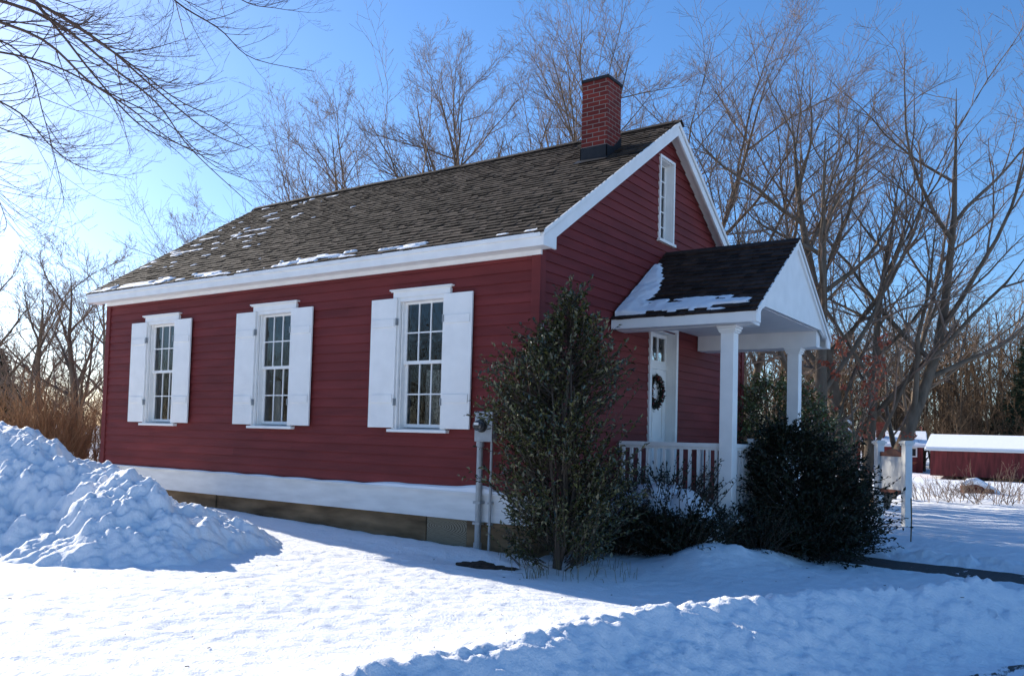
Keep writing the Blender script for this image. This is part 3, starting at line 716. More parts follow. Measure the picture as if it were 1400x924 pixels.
s1.build('ridge_cap', M['shingle_shaded'], pro)
pf = MB()
for f in (lambda y: y, lambda y: W-y):
    pf.box(0.027, f(PY0-0.012), PZE-0.165, PX-0.031, f(PY0+0.015), PZE-0.02)        # eave fascia
    pf.box(0.027, f(PY0+0.0155), PZE-0.163, PX-0.10, f(PY0+0.21), PZE-0.14)         # soffit
    pf.box(0.027, f(PY0+0.2105), PZE-0.17, PX-0.10, f(PY0+0.42), PZE+0.10)          # beam above the columns
    for xo in (PX,):
        pf.prism([(xo, f(PY0-0.014), PZE-0.022), (xo, f(YC), PZR-0.022), (xo, f(YC), PZR-0.14), (xo, f(PY0+0.16), PZE-0.02), (xo, f(PY0+0.16), PZE-0.165), (xo, f(PY0-0.014), PZE-0.165)], (-0.03, 0, 0))
        pf.prism([(xo+0.02, f(PY0-0.03), PZE-0.015), (xo+0.02, f(YC), PZR+0.0), (xo+0.02, f(YC), PZR-0.045), (xo+0.02, f(PY0-0.03), PZE-0.06)], (-0.0195, 0, 0))
pf.box(0.027, PY0+0.4205, PZE+0.08, PX-0.10, PY1-0.4205, PZE+0.10)
pf.builds('porch_trim', M['white'], pro, bevel=0.003)
pg = MB()
ya = PY0+0.30; yb = W-ya
pg.prism([(PX-0.07, ya, PZE+0.105), (PX-0.07, ya, PZE+(ya-PY0)*PSL-0.065), (PX-0.07, YC, PZR-0.065), (PX-0.07, yb, PZE+(ya-PY0)*PSL-0.065), (PX-0.07, yb, PZE+0.105)], (-0.03, 0, 0))
pg.prism([(PX-0.031, PY0+0.14, PZE-0.02), (PX-0.031, YC, PZR-0.12), (PX-0.031, W-PY0-0.14, PZE-0.02), (PX-0.031, W-PY0-0.44, PZE+0.085), (PX-0.031, PY0+0.44, PZE+0.085)], (-0.038, 0, 0))
pg.builds('porch_pediment', M['white'], pro)
pfl = MB(); pfl.box(0.05, PY0+0.12, -0.30, 1.78, PY1-0.12, -0.22); pfl.build('porch_floor', M['white_old'], house, bevel=0.004)
ps = MB()
for (xx, yy) in ((0.15, PY0+0.3), (1.6, PY0+0.3), (0.15, PY1-0.3), (1.6, PY1-0.3)): ps.box(xx-0.08, yy-0.08, -1.3, xx+0.08, yy+0.08, -0.301)
ps.box(0.06, PY0+0.14, -0.75, 1.76, PY0+0.16, -0.301)
ps.builds('porch_foundation', M['sill_wood'], house)
stp = MB(); stp.box(1.785, YC-0.7, -0.75, 2.05, YC+0.7, -0.42); stp.box(2.051, YC-0.7, -0.95, 2.32, YC+0.7, -0.6); stp.builds('porch_step', M['wood_old'], house, bevel=0.004)
def column(x, y, zb):
    c = MB(); h = 0.088; zt = PZE-0.171
    c.box(x-h, y-h, zb, x+h, y+h, zt-0.09); c.box(x-h-0.018, y-h-0.018, zt-0.0895, x+h+0.018, y+h+0.018, zt-0.065)
    c.box(x-h-0.03, y-h-0.03, zt-0.0645, x+h+0.03, y+h+0.03, zt-0.03); c.box(x-h-0.042, y-h-0.042, zt-0.0295, x+h+0.042, y+h+0.042, zt)
    c.box(x-h-0.02, y-h-0.02, zb, x+h+0.02, y+h+0.02, zb+0.12)
    return c.build('porch_column', M['white'], house, bevel=0.004)
CXp, CYp = 1.60, PY0+0.315
column(CXp, CYp, -0.219); column(CXp, W-CYp, -0.219)
def railing(a, b, nb, label=None):
    a = np.array(a); b = np.array(b); d = (b-a); Ln = np.linalg.norm(d); d = d/Ln; nrm = np.array([-d[1], d[0]])
    m = MB()
    def bar(z0, z1, hw):
        c = [(a+nrm*hw), (b+nrm*hw), (b-nrm*hw), (a-nrm*hw)]
        m.prism([(q[0], q[1], z0) for q in c], (0, 0, z1-z0))
    bar(0.665, 0.72, 0.04); bar(0.63, 0.664, 0.022)
    o = m.build('railing', M['white'], house, bevel=0.003)
    m.v.clear(); m.f.clear(); bar(-0.12, -0.07, 0.022); m.build('bottom_rail', M['white'], o, bevel=0.003)
    for k in range(nb):
        c = a+d*Ln*(k+0.5)/nb; q = MB(); q.box(c[0]-0.019, c[1]-0.019, -0.0695, c[0]+0.019, c[1]+0.019, 0.6295); q.build('baluster', M['white'], o)
railing((0.035, CYp), (CXp-0.09, CYp), 12); railing((0.035, W-CYp), (CXp-0.09, W-CYp), 12)
railing((CXp, CYp+0.09), (CXp, YC-0.55), 6); railing((CXp, YC+0.55), (CXp, W-CYp-0.09), 6)
np_ = MB()
for yy in (YC-0.50, YC+0.50): np_.box(CXp-0.045, yy-0.045, -0.2195, CXp+0.045, yy+0.045, 0.76); np_.box(CXp-0.055, yy-0.055, 0.7605, CXp+0.055, yy+0.055, 0.80)
np_.builds('newel_post', M['white'], house, bevel=0.004)

# snow on the porch roof
def porch_snow():
    sx0, sx1, ss0, ss1 = 0.03, 1.95, 0.05, 1.86; st = 0.02
    us = np.arange(sx0, sx1, st); ss = np.arange(ss0, ss1, st); U, S = np.meshgrid(us, ss)
    # outline: thick wedge against the wall, thin tongue along the eave
    edge = 0.52*np.clip(1-S/1.84, 0, 1)**0.75+0.05
    row = np.floor((S+0.03)/0.128)
    jag = 0.16*(_h(row, row*0+3, 5)-0.5)+0.10*(vn(U*9, row*1.7, 6)-0.5)
    lim = np.where(S < 0.46, 1.66+0.25*(_h(row, row*0, 8)-0.5)*2, edge+jag)
    d = lim-U
    keep = sst(0.0, 0.09, d)*sst(0.05, 0.10, S)*sst(1.84, 1.7, S)
    keep = keep*np.where((S < 0.46) & (S > 0.12), 1, np.where(S <= 0.12, 0.0 + (vn(U*7, S*0, 14) > 0.55), 1))
    gap = (vn(U*1.6+4, row*2.3, 17) > 0.80) & (U > 0.7); keep = np.where(gap, 0, keep)
    H = keep*(0.025+0.045*sst(0.5, 0.05, U)+0.02*fbm(U*5, S*5, 11)+0.008*fbm(U*16, S*16, 12))+0.004
    O = np.array([0.026, PY0, PZE-0.019]); N = np.array([0, -psn, pcs]); Sx = np.array([0, pcs, psn])
    Pn = O+U[..., None]*np.array([1., 0, 0])+S[..., None]*Sx+(H-0.0)[..., None]*N
    nx, ny = len(us), len(ss); idx = np.arange(nx-1)[None]+nx*np.arange(ny-1)[:, None]
    K = keep > 0.02; cell = K[:-1, :-1] | K[1:, :-1] | K[:-1, 1:] | K[1:, 1:]
    i = idx[cell]; F = np.stack([i, i+1, i+1+nx, i+nx], -1).reshape(-1)
    return link('snow_patch', np_mesh('snow_patch', Pn.reshape(-1, 3), F, np.arange(0, len(F), 4), True, M['snow_soft']))
tag(porch_snow(), 'patch of snow on the dark porch roof, deepest against the red wall', 'snow patch')

# wreath
def leafmesh(name, pos, dr_, nrm, length, width, m, fold=0.25):
    pos = np.asarray(pos); dr_ = np.asarray(dr_); nrm = np.asarray(nrm)
    dr_ = dr_/np.linalg.norm(dr_, axis=1, keepdims=True); side = np.cross(dr_, nrm); side /= (np.linalg.norm(side, axis=1, keepdims=True)+1e-9)
    nn = np.cross(side, dr_); ln = np.asarray(length)[:, None]; wd = np.asarray(width)[:, None]
    b = pos; t = pos+dr_*ln-nn*ln*0.12; l_ = pos+dr_*ln*0.48+side*wd*0.5+nn*wd*fold; r_ = pos+dr_*ln*0.48-side*wd*0.5+nn*wd*fold
    V = np.stack([b, r_, t, l_], 1).reshape(-1, 3); i = np.arange(len(pos))[:, None]*4
    F = np.concatenate([i, i+1, i+2, i, i+2, i+3], 1).reshape(-1)
    return np_mesh(name, V, F, np.arange(0, len(F), 3), False, m)
rng = np.random.default_rng(4)
def unit(v): return v/np.linalg.norm(v, axis=-1, keepdims=True)
wx, wy, wz = -0.105, YC-0.0, 1.50
wr = empty('wreath', (wx, wy, wz), 'dark wreath of leaves and red berries hanging on the white door', 'wreath')
n = 900; a = rng.uniform(0, 2*math.pi, n); rr = 0.215+rng.normal(0, 0.028, n)
pos = np.stack([rng.normal(0, 0.018, n), rr*np.cos(a), rr*np.sin(a)], 1)
dr_ = np.stack([rng.normal(0.4, 0.4, n), -np.sin(a)+rng.normal(0, 0.6, n), np.cos(a)+rng.normal(0, 0.6, n)], 1)
link('wreath_leaves', leafmesh('wreath_leaves', pos, dr_, unit(rng.normal(0, 1, (n, 3))), rng.uniform(0.04, 0.07, n), rng.uniform(0.015, 0.03, n), M['holly_shaded']), wr)
bb = MB()
for k in range(50):
    a = rng.uniform(0, 2*math.pi); r_ = 0.215+rng.normal(0, 0.03); c = np.array([0.035+rng.uniform(0, 0.015), r_*math.cos(a), r_*math.sin(a)])
    bb.tube([c-(0, 0, 0.011), c-(0, 0, 0.006), c+(0, 0, 0.006), c+(0, 0, 0.011)], [0.004, 0.011, 0.011, 0.004], 6)
bb.builds('berry', M['berry'], wr, smooth=True)

# electric meter
mt = empty('electric_meter', (-0.68, -0.03, 0.86), 'grey electric meter box with round dial and two pipes beside the tall holly', 'meter')
off = (-0.68, -0.03, 0.86)
m_ = MB(); m_.box(-0.815, -0.15, 0.66, -0.545, -0.026, 1.03); m_.box(-0.822, -0.158, 0.995, -0.538, -0.026, 1.038); m_.build('meter_box', M['metal'], mt, off, bevel=0.008)
m_ = MB(); m_.tube([(-0.70, -0.15, 0.86), (-0.70, -0.165, 0.86), (-0.70, -0.168, 0.86), (-0.70, -0.185, 0.86)], [0.085, 0.085, 0.075, 0.075], 24); m_.build('meter_ring', M['black'], mt, off)
m_ = MB(); m_.tube([(-0.70, -0.185, 0.86), (-0.70, -0.255, 0.86), (-0.70, -0.27, 0.86)], [0.068, 0.064, 0.045], 24); m_.build('meter_glass', mat('meter_glass', (0.035, 0.037, 0.04), 0.12, spec=0.8), mt, off, smooth=False)
m_ = MB(); m_.box(-0.735, -0.274, 0.865, -0.665, -0.2705, 0.895); m_.build('meter_readout', M['signwhite'], mt, off)
m_ = MB(); m_.tube([(-0.755, -0.10, 0.66), (-0.755, -0.10, -0.66), (-0.755, -0.10, -0.78)], 0.040, 12); m_.tube([(-0.755, -0.10, 0.66), (-0.755, -0.10, 0.60)], 0.050, 12); m_.tube([(-0.755, -0.10, -0.60), (-0.755, -0.10, -0.72)], 0.052, 12); m_.build('conduit', M['metal'], mt, off, smooth=False)
m_ = MB(); m_.tube([(-0.585, -0.09, 0.66), (-0.585, -0.09, -0.50), (-0.575, -0.11, -0.78)], 0.017, 8); m_.build('conduit', M['metal'], mt, off)
m_ = MB()
for z in (-0.10, -0.36): m_.box(-0.81, -0.146, z-0.015, -0.70, -0.046, z+0.015); m_.box(-0.61, -0.112, z-0.012, -0.56, -0.046, z+0.012)
m_.builds('pipe_strap', M['metal'], mt, off)

# ------------------------------------------------------------------ plants
def tubes_np(groups):
    """groups: list of (points (n,3), radii (n), sides)"""
    V = []; F = []; base = 0; by = {}
    for p, r, s in groups: by.setdefault((len(p), s), []).append((p, r))
    for (n, s), lst in by.items():
        Pn = np.array([q[0] for q in lst]); Rn = np.array([q[1] for q in lst]); B = len(lst)
        T = np.empty_like(Pn); T[:, 1:-1] = Pn[:, 2:]-Pn[:, :-2]; T[:, 0] = Pn[:, 1]-Pn[:, 0]; T[:, -1] = Pn[:, -1]-Pn[:, -2]
        T /= np.linalg.norm(T, axis=-1, keepdims=True)+1e-9
        ref = np.where(np.abs(T[..., 2:3]) < 0.8, np.array([0, 0, 1.]), np.array([1., 0, 0]))
        U = np.cross(T, ref); U /= np.linalg.norm(U, axis=-1, keepdims=True); Wv = np.cross(T, U)
        an = 2*np.pi*np.arange(s)/s
        ring = Pn[:, :, None]+Rn[:, :, None, None]*(np.cos(an)[:, None]*U[:, :, None]+np.sin(an)[:, None]*Wv[:, :, None])
        V.append(ring.reshape(-1, 3))
        b = base+np.arange(B)[:, None, None]*n*s+np.arange(n-1)[:, None]*s; j = np.arange(s); k = (j+1) % s
        F.append(np.stack([b+j, b+k, b+s+k, b+s+j], -1).reshape(-1)); base += B*n*s
    V = np.concatenate(V); F = np.concatenate(F); return V, F
def tube_mesh(name, groups, m):
    V, F = tubes_np(groups); return np_mesh(name, V, F, np.arange(0, len(F), 4), True, m)
def rotv(v, ax, an):
    ax = ax/np.linalg.norm(ax); return v*math.cos(an)+np.cross(ax, v)*math.sin(an)+ax*np.dot(ax, v)*(1-math.cos(an))
def grow(rnd, out, p, d, Ln, r, lvl, S):
    """S: list of dicts per level: n segs, sides, kids, ang(lo,hi), ratio, t0, trop, wob"""
    q = S[lvl]; n = q['n']; pts = [p]; rad = [r]; dirs = [d]
    end = q.get('end', 0.25)
    for i in range(n):
        w_ = np.array([rnd.gauss(0, 1), rnd.gauss(0, 1), rnd.gauss(0, 1)])*q['wob']
        d = d+w_; d[2] += q['trop']; d = d/np.linalg.norm(d); p = p+d*Ln/n
        pts.append(p); rad.append(max(r*(1-(1-end)*(i+1)/n), S[-1].get('rmin', 0.004)*0.6)); dirs.append(d)
    out[lvl].append((pts, rad, q['sides']))
    if lvl+1 >= len(S): return
    kids = q['kids']; ph = rnd.random()*6.28
    for k in range(kids):
        t = q['t0']+(1-q['t0'])*(k+rnd.random()*0.9)/kids; t = min(t, 0.99); i = min(int(t*n), n-1); f = t*n-i
        pp = pts[i]+(pts[i+1]-pts[i])*f; dd_ = dirs[i+1]; rr = rad[i]+(rad[i+1]-rad[i])*f
        ph += 2.4+rnd.uniform(-0.5, 0.5)
        ax = np.cross(dd_, np.array([math.cos(ph), math.sin(ph), 0.3])); an = R(rnd.uniform(*q['ang']))
        nd = rotv(dd_, ax, an)
        if lvl == 0 and nd[2] < 0.15: nd[2] = 0.15+abs(nd[2])*0.5
        nl = Ln*q['ratio']*(1-q.get('fall', 0.5)*t)*rnd.uniform(0.7, 1.2)
        grow(rnd, out, pp, nd/np.linalg.norm(nd), nl, min(rr*0.8, max(S[-1].get('rmin', 0.004), r*q.get('rr', 0.5)*(1-0.4*t))), lvl+1, S)
def tree(name, label, seed, H, px, dist, r0=0.2, lean=(0, 0), group=None, cat='tree', bark='bark', twig='twig', dens=1.0, multi=1, rmin=0.006, spread=1.0, z=None, leaves=None, loc=None, hk=0.92):
    rnd = random.Random(seed); P = spot(px, dist) if loc is None else np.array(loc, float); gz = -0.9 if z is None else z
    root = empty(name, (P[0], P[1], gz), label, cat, group)
    S = [dict(n=10, sides=7, kids=int(13*dens), ang=(26*spread, 58*spread), ratio=0.74, t0=0.12, trop=0.05, wob=0.06, end=0.04, fall=0.72, rr=0.42),
         dict(n=8, sides=5, kids=int(9*dens), ang=(18, 42), ratio=0.44, t0=0.12, trop=0.05, wob=0.09, end=0.08, fall=0.4, rr=0.45),
         dict(n=6, sides=4, kids=int(8*dens), ang=(22, 52), ratio=0.50, t0=0.12, trop=0.03, wob=0.10, end=0.3, fall=0.4, rr=0.5),
         dict(n=4, sides=3, kids=4, ang=(25, 50), ratio=0.5, t0=0.1, trop=0.03, wob=0.12, end=0.5, fall=0.3, rr=0.6),
         dict(n=3, sides=3, kids=0, ang=(25, 50), ratio=0.5, t0=0.1, trop=0.02, wob=0.12, end=0.6, rmin=rmin)]
    out = [[] for _ in S]
    for k in range(multi):
        a = rnd.random()*6.28; sp = 0.0 if multi == 1 else 0.22
        d = np.array([lean[0]+sp*math.cos(a), lean[1]+sp*math.sin(a), 1.0]); d /= np.linalg.norm(d)
        p0 = np.array([0.18*(multi > 1)*math.cos(a), 0.18*(multi > 1)*math.sin(a), -0.1])
        grow(rnd, out, p0, d, hk*H*rnd.uniform(0.94, 1.0)*(1 if k == 0 else 0.85), r0*(1 if k == 0 else 0.75), 0, S)
    for lst in out[0]: lst[1][0] *= 1.35
    link('trunk', tube_mesh('trunk', out[0]+out[1], M[bark]), root)
    link('crown', tube_mesh('crown', out[2]+out[3]+out[4], M[twig]), root)
    if leaves:
        tips = [t[0][-1] for t in out[4]]; rnd.shuffle(tips); lv = []
        for t in tips[:leaves]: lv.append(t)
        lv = np.array(lv); n_ = len(lv); rg = np.random.default_rng(seed)
        link('leaves', leafmesh('leaves', lv, rg.normal(0, 1, (n_, 3))+[0, 0, -0.8], unit(rg.normal(0, 1, (n_, 3))), rg.uniform(0.08, 0.14, n_), rg.uniform(0.05, 0.08, n_), M['beech']), root)
    return root
def H_(ytop, px, dist): 
    q = spot(px, dist, ytop); return (q[2]+0.9)*1.0

def bush(name, label, x, y, z0, prof, seed, ntw, per, m, lsize=0.05, cat='bush', stem='bark_dark', up=0.5, group=None, asym=None, jit=0.18, clump=0.0):
    """prof: list of (height, radius) for the envelope"""
    rg = np.random.default_rng(seed); root = empty(name, (x, y, z0), label, cat, group)
    hh = np.array([p[0] for p in prof]); rr = np.array([p[1] for p in prof])
    # sample heights weighted by radius
    hs_ = rg.uniform(hh[0], hh[-1], ntw*6); acc = rg.uniform(0, rr.max(), ntw*6) < np.interp(hs_, hh, rr)+0.08; hs_ = hs_[acc][:ntw]
    az = rg.uniform(0, 2*np.pi, len(hs_))
    if clump:
        cn = vn(np.cos(az)*1.7+9, np.sin(az)*1.7+hs_*2.6, seed); kp = cn > clump; hs_ = hs_[kp]; az = az[kp]
    n = len(hs_); env = np.interp(hs_, hh, rr)
    lump_ = 1+jit*np.sin(az*3+hs_*2.3+seed)+jit*0.8*np.sin(az*5-hs_*4.1)+jit*0.8*rg.normal(0, 0.6, n)
    rad = env*lump_*np.sqrt(rg.uniform(0.12, 1.0, n))
    rad = np.minimum(rad, env*1.35)
    c = np.stack([rad*np.cos(az), rad*np.sin(az), hs_], 1)
    if asym is not None: c[:, 0] += asym(hs_)[0]; c[:, 1] += asym(hs_)[1]
    td = unit(np.stack([np.cos(az)*0.9, np.sin(az)*0.9, np.full(n, up)], 1)+rg.normal(0, 0.35, (n, 3)))
    tl = rg.uniform(0.18, 0.50, n)*(0.6+0.6*env/rr.max())
    t = np.tile(np.linspace(0.1, 1.0, per), n); idx = np.repeat(np.arange(n), per)
    pos = c[idx]+td[idx]*(tl[idx]*t)[:, None]
    ld = unit(td[idx]*0.9+rg.normal(0, 0.65, (n*per, 3))); nr = unit(rg.normal(0, 0.7, (n*per, 3))+[0, 0, 1.0])
    ls = lsize*rg.uniform(0.5, 1.3, n*per)
    link('foliage', leafmesh('foliage', pos, ld, nr, ls, ls*0.5, m), root)
    g_ = []
    for i in range(0, n, 1):
        g_.append(([c[i]-td[i]*0.08, c[i]+td[i]*tl[i]*0.5, c[i]+td[i]*tl[i]], [0.006, 0.004, 0.002], 3))
    for k in range(7):
        a = rg.uniform(0, 6.28); top_h = hh[-1]*rg.uniform(0.6, 0.97); pts = []
        for j in range(7):
            tt = j/6; hgt = top_h*tt; q = np.interp(hgt, hh, rr)*0.45*min(1, tt*2)
            ax_, ay_ = (asym(np.array([hgt])) if asym is not None else (np.array([0.]), np.array([0.])))
            pts.append(np.array([q*math.cos(a)+float(ax_[0]), q*math.sin(a)+float(ay_[0]), hgt-0.05])+rg.normal(0, 0.02, 3))
        g_.append((pts, list(np.linspace(0.03, 0.006, 7)), 5))
    link('stems', tube_mesh('stems', g_, M[stem]), root)
    return root
bush('holly_bush', 'tall loose holly bush at the near corner of the red house', 0.52, -0.30, -0.78,
     [(0.05, 0.36), (0.4, 0.52), (0.9, 0.54), (1.2, 0.50), (1.6, 0.55), (1.9, 0.50), (2.15, 0.52), (2.4, 0.30), (2.7, 0.20), (2.8, 0.08), (3.15, 0.035)], 41, 2100, 14, M['holly'], 0.060, up=0.8, jit=0.42, clump=0.36, asym=lambda h: (0.05*np.sin(h*2.1)+0.03*h, -0.05*np.sin(h*1.7)))
bush('dark_bush', 'large dense dark bush at the right end of the porch railing', 2.20, 3.35, -0.8,
     [(0.02, 0.55), (0.3, 0.76), (0.7, 0.76), (1.1, 0.60), (1.4, 0.42), (1.62, 0.22), (1.78, 0.08)], 42, 2100, 13, M['holly_shaded'], 0.06, up=0.4, jit=0.16, asym=lambda h: (-0.25*(h-0.8), -0.0*h))
bush('low_bush', 'low dark snow-dusted bush in front of the porch railing', 1.15, 1.55, -0.72,
     [(0.02, 0.46), (0.15, 0.54), (0.28, 0.46), (0.36, 0.28), (0.42, 0.08)], 43, 1100, 11, M['holly_shaded'], 0.055, up=0.9, group=None, jit=0.15)
bush('low_bush', 'low dark bush between the tall holly and the porch railing', 0.45, 1.35, -0.72,
     [(0.02, 0.42), (0.15, 0.48), (0.28, 0.42), (0.36, 0.24), (0.42, 0.08)], 44, 800, 11, M['holly_shaded'], 0.055, up=0.9, jit=0.1)
bush('low_bush', 'small dark bush between the porch column and the large dark bush', 1.95, 2.35, -0.72,
     [(0.02, 0.28), (0.2, 0.36), (0.35, 0.28), (0.5, 0.06)], 45, 260, 10, M['holly_shaded'], 0.05, up=0.9, jit=0.1)
bush('low_bush', 'sparse sprigs of a low bush poking through the snow under the railing', 0.95, 1.78, -0.72,
     [(0.5, 0.55), (0.7, 0.75), (0.85, 0.6), (0.95, 0.1)], 47, 190, 8, M['holly_shaded'], 0.05, up=1.3, jit=0.1)
P = spot(1058, 17.3); bush('laurel_bush', 'big sunlit glossy green bush behind the porch', P[0], P[1], -0.8,
     [(0.02, 0.9), (0.8, 1.12), (1.6, 1.08), (2.1, 0.85), (2.5, 0.5), (2.75, 0.15)], 46, 1700, 9, M['laurel'], 0.075, up=0.5, jit=0.14)

# snow resting between the low bushes and the railing
def blob_snow(name, label, x0, x1, y0, y1, zf, m=M['snow_soft'], step=0.03):
    xs_ = np.arange(x0, x1, step); ys_ = np.arange(y0, y1, step); X, Y = np.meshgrid(xs_, ys_)
    u = (X-x0)/(x1-x0)*2-1; v = (Y-y0)/(y1-y0)*2-1; ed = np.clip(1-(np.abs(u)**3+np.abs(v)**3), 0, 1)**0.5
    Z = zf(X, Y)*ed+(-0.8)*(1-ed)
    V = np.stack([X, Y, Z], -1).reshape(-1, 3); nx = len(xs_); i = np.arange(nx-1)[None]+nx*np.arange(len(ys_)-1)[:, None]
    F = np.stack([i, i+1, i+1+nx, i+nx], -1).reshape(-1)
    return tag(link(name, np_mesh(name, V, F, np.arange(0, len(F), 4), True, m)), label, 'snow')
blob_snow('snow_drift', 'bank of snow packed behind the low bushes under the porch railing', -0.05, 1.75, 1.30, 2.10, lambda X, Y: 0.06+0.20*fbm(X*2.6, Y*2.6, 7)+0.13*clods(X*4.5, Y*4.5, 9)-0.10*(Y < 1.6)*vn(X*6, Y*6, 13))

# dry grass tufts and soil by the tall bush
rg = np.random.default_rng(12); gg = []
for k in range(130):
    a = rg.uniform(0, 6.28); x = 0.62+rg.uniform(0.3, 0.85)*math.cos(a)**3*1.1; y = -0.3+rg.uniform(0.3, 0.85)*math.sin(a)
    if y > 0.4 and x < 0.1: continue
    z = ghf(x, y)-0.02; l_ = rg.uniform(0.06, 0.26); dx, dy = rg.normal(0, 0.35, 2)
    gg.append(([np.array([x, y, z]), np.array([x+dx*l_*0.4, y+dy*l_*0.4, z+l_*0.7]), np.array([x+dx*l_*1.1, y+dy*l_*1.1, z+l_*(0.95-0.4*abs(dx))])], [0.0035, 0.003, 0.001], 3))
tag(link('dry_grass', tube_mesh('dry_grass', gg, M['straw'])), 'dry grass blades poking through snow at the foot of the holly', 'grass', kind='stuff')
sm2 = sheet('bare_soil', np.linspace(-0.85, 0.25, 40), np.linspace(-1.02, -0.45, 24),
            lambda X, Y: gh(X, Y, True)+0.035*np.clip(1-((X+0.18)/0.46)**2-((Y+0.70)/0.17)**2+1.1*fbm(X*5, Y*5, 3), -1.2, 1), M['dirt'])
tag(sm2, 'patch of bare dark soil between the meter pipes and the holly', 'soil', kind='stuff')

# ------------------------------------------------------------------ trees
G1 = 'bare trees rising behind the schoolhouse'
spec = [  # px, dist, ytop, r0, lean(right-left), seed, label
    (585, 27, 62, 0.24, -0.22, 101, 'bare tree with limbs leaning left behind the left half of the roof'),
    (520, 29, 105, 0.20, -0.30, 102, 'bare tree leaning far left above the far end of the roof ridge'),
    (672, 26, 42, 0.24, -0.10, 103, 'bare tree with tall spreading crown behind the middle of the roof ridge'),
    (735, 28, 50, 0.22, 0.02, 104, 'bare tree rising straight behind the ridge left of the chimney'),
    (800, 27, 18, 0.25, 0.00, 105, 'bare tree directly behind the brick chimney'),
    (872, 27, 15, 0.25, 0.08, 106, 'bare tree rising between the chimney and the gable peak'),
    (385, 33, 195, 0.13, 0.0, 107, 'slim bare tree just right of the far roof corner'),
    (1010, 27, 85, 0.20, 0.05, 108, 'bare tree just right of the gable slope above the porch roof'),
]
for px, dist, yt, r0, ln, sd_, lb in spec:
    tree('bare_tree', lb, sd_, H_(yt, px, dist)*1.04, px, dist, r0*0.8, (ln*r2[0], ln*r2[1]), G1, dens=1.22, spread=1.1, rmin=0.0055, hk=0.88)
G2 = 'bare trees beyond the porch'
spec = [
    (1112, 22, 75, 0.21, -0.02, 111, 'thick bare tree directly behind the far porch column', 'bark', 1),
    (1165, 24, 60, 0.26, -0.05, 112, 'bare tree with ivy-thick trunk left of the white sign', 'bark', 1),
    (1186, 23, 12, 0.20, 0.13, 113, 'tallest bare tree leaning right above the white sign', 'bark', 2),
    (1215, 27, 90, 0.13, 0.30, 114, 'bare tree with long limbs sweeping right over the red sheds', 'bark', 1),
]
for px, dist, yt, r0, ln, sd_, lb, bk, mu in spec:
    tree('bare_tree', lb, sd_, H_(yt, px, dist)*1.05, px, dist, r0, (ln*r2[0], ln*r2[1]), G2, bark=bk, twig='twig', dens=0.85, multi=mu, rmin=0.0055, spread=1.12, hk=0.85)
P = spot(1172, 17); tree('beech_sapling', 'slender sapling with clinging rusty red leaves beside the dark bush', 118, 4.2, 1172, 19, 0.05, (0, 0), None, cat='tree', dens=0.6, rmin=0.005, leaves=330, z=-0.85, bark='bark', twig='twig')
G3 = 'bare trees left of the schoolhouse'
spec = [(25, 30, 365, 0.13, 0.1, 121, 'bare forked tree at the left edge, left of the brown thicket'),
        (62, 27, 350, 0.15, -0.1, 122, 'bare tree rising from the middle of the brown thicket'),
        (118, 25, 330, 0.16, -0.12, 123, 'bare tree with the thickest trunk next to the far house corner'),
        (200, 36, 310, 0.12, 0.0, 124, 'thin bare tree whose top shows above the far eave'),
        (-30, 28, 340, 0.16, 0.1, 125, 'bare tree whose limbs enter at the left edge'),
        (250, 40, 330, 0.12, 0.0, 126, 'faint bare treetop above the far roof slope'),
        (150, 33, 345, 0.12, 0.05, 127, 'bare tree half hidden by the far house corner'),
        (290, 38, 275, 0.12, 0.0, 128, 'small bare treetop left of the ridge end')]
for px, dist, yt, r0, ln, sd_, lb in spec:
    tree('bare_tree', lb, sd_, H_(yt, px, dist)*1.03, px, dist, r0, (ln*r2[0], ln*r2[1]), G3, twig='twig', bark='bark', dens=0.88, rmin=0.006)

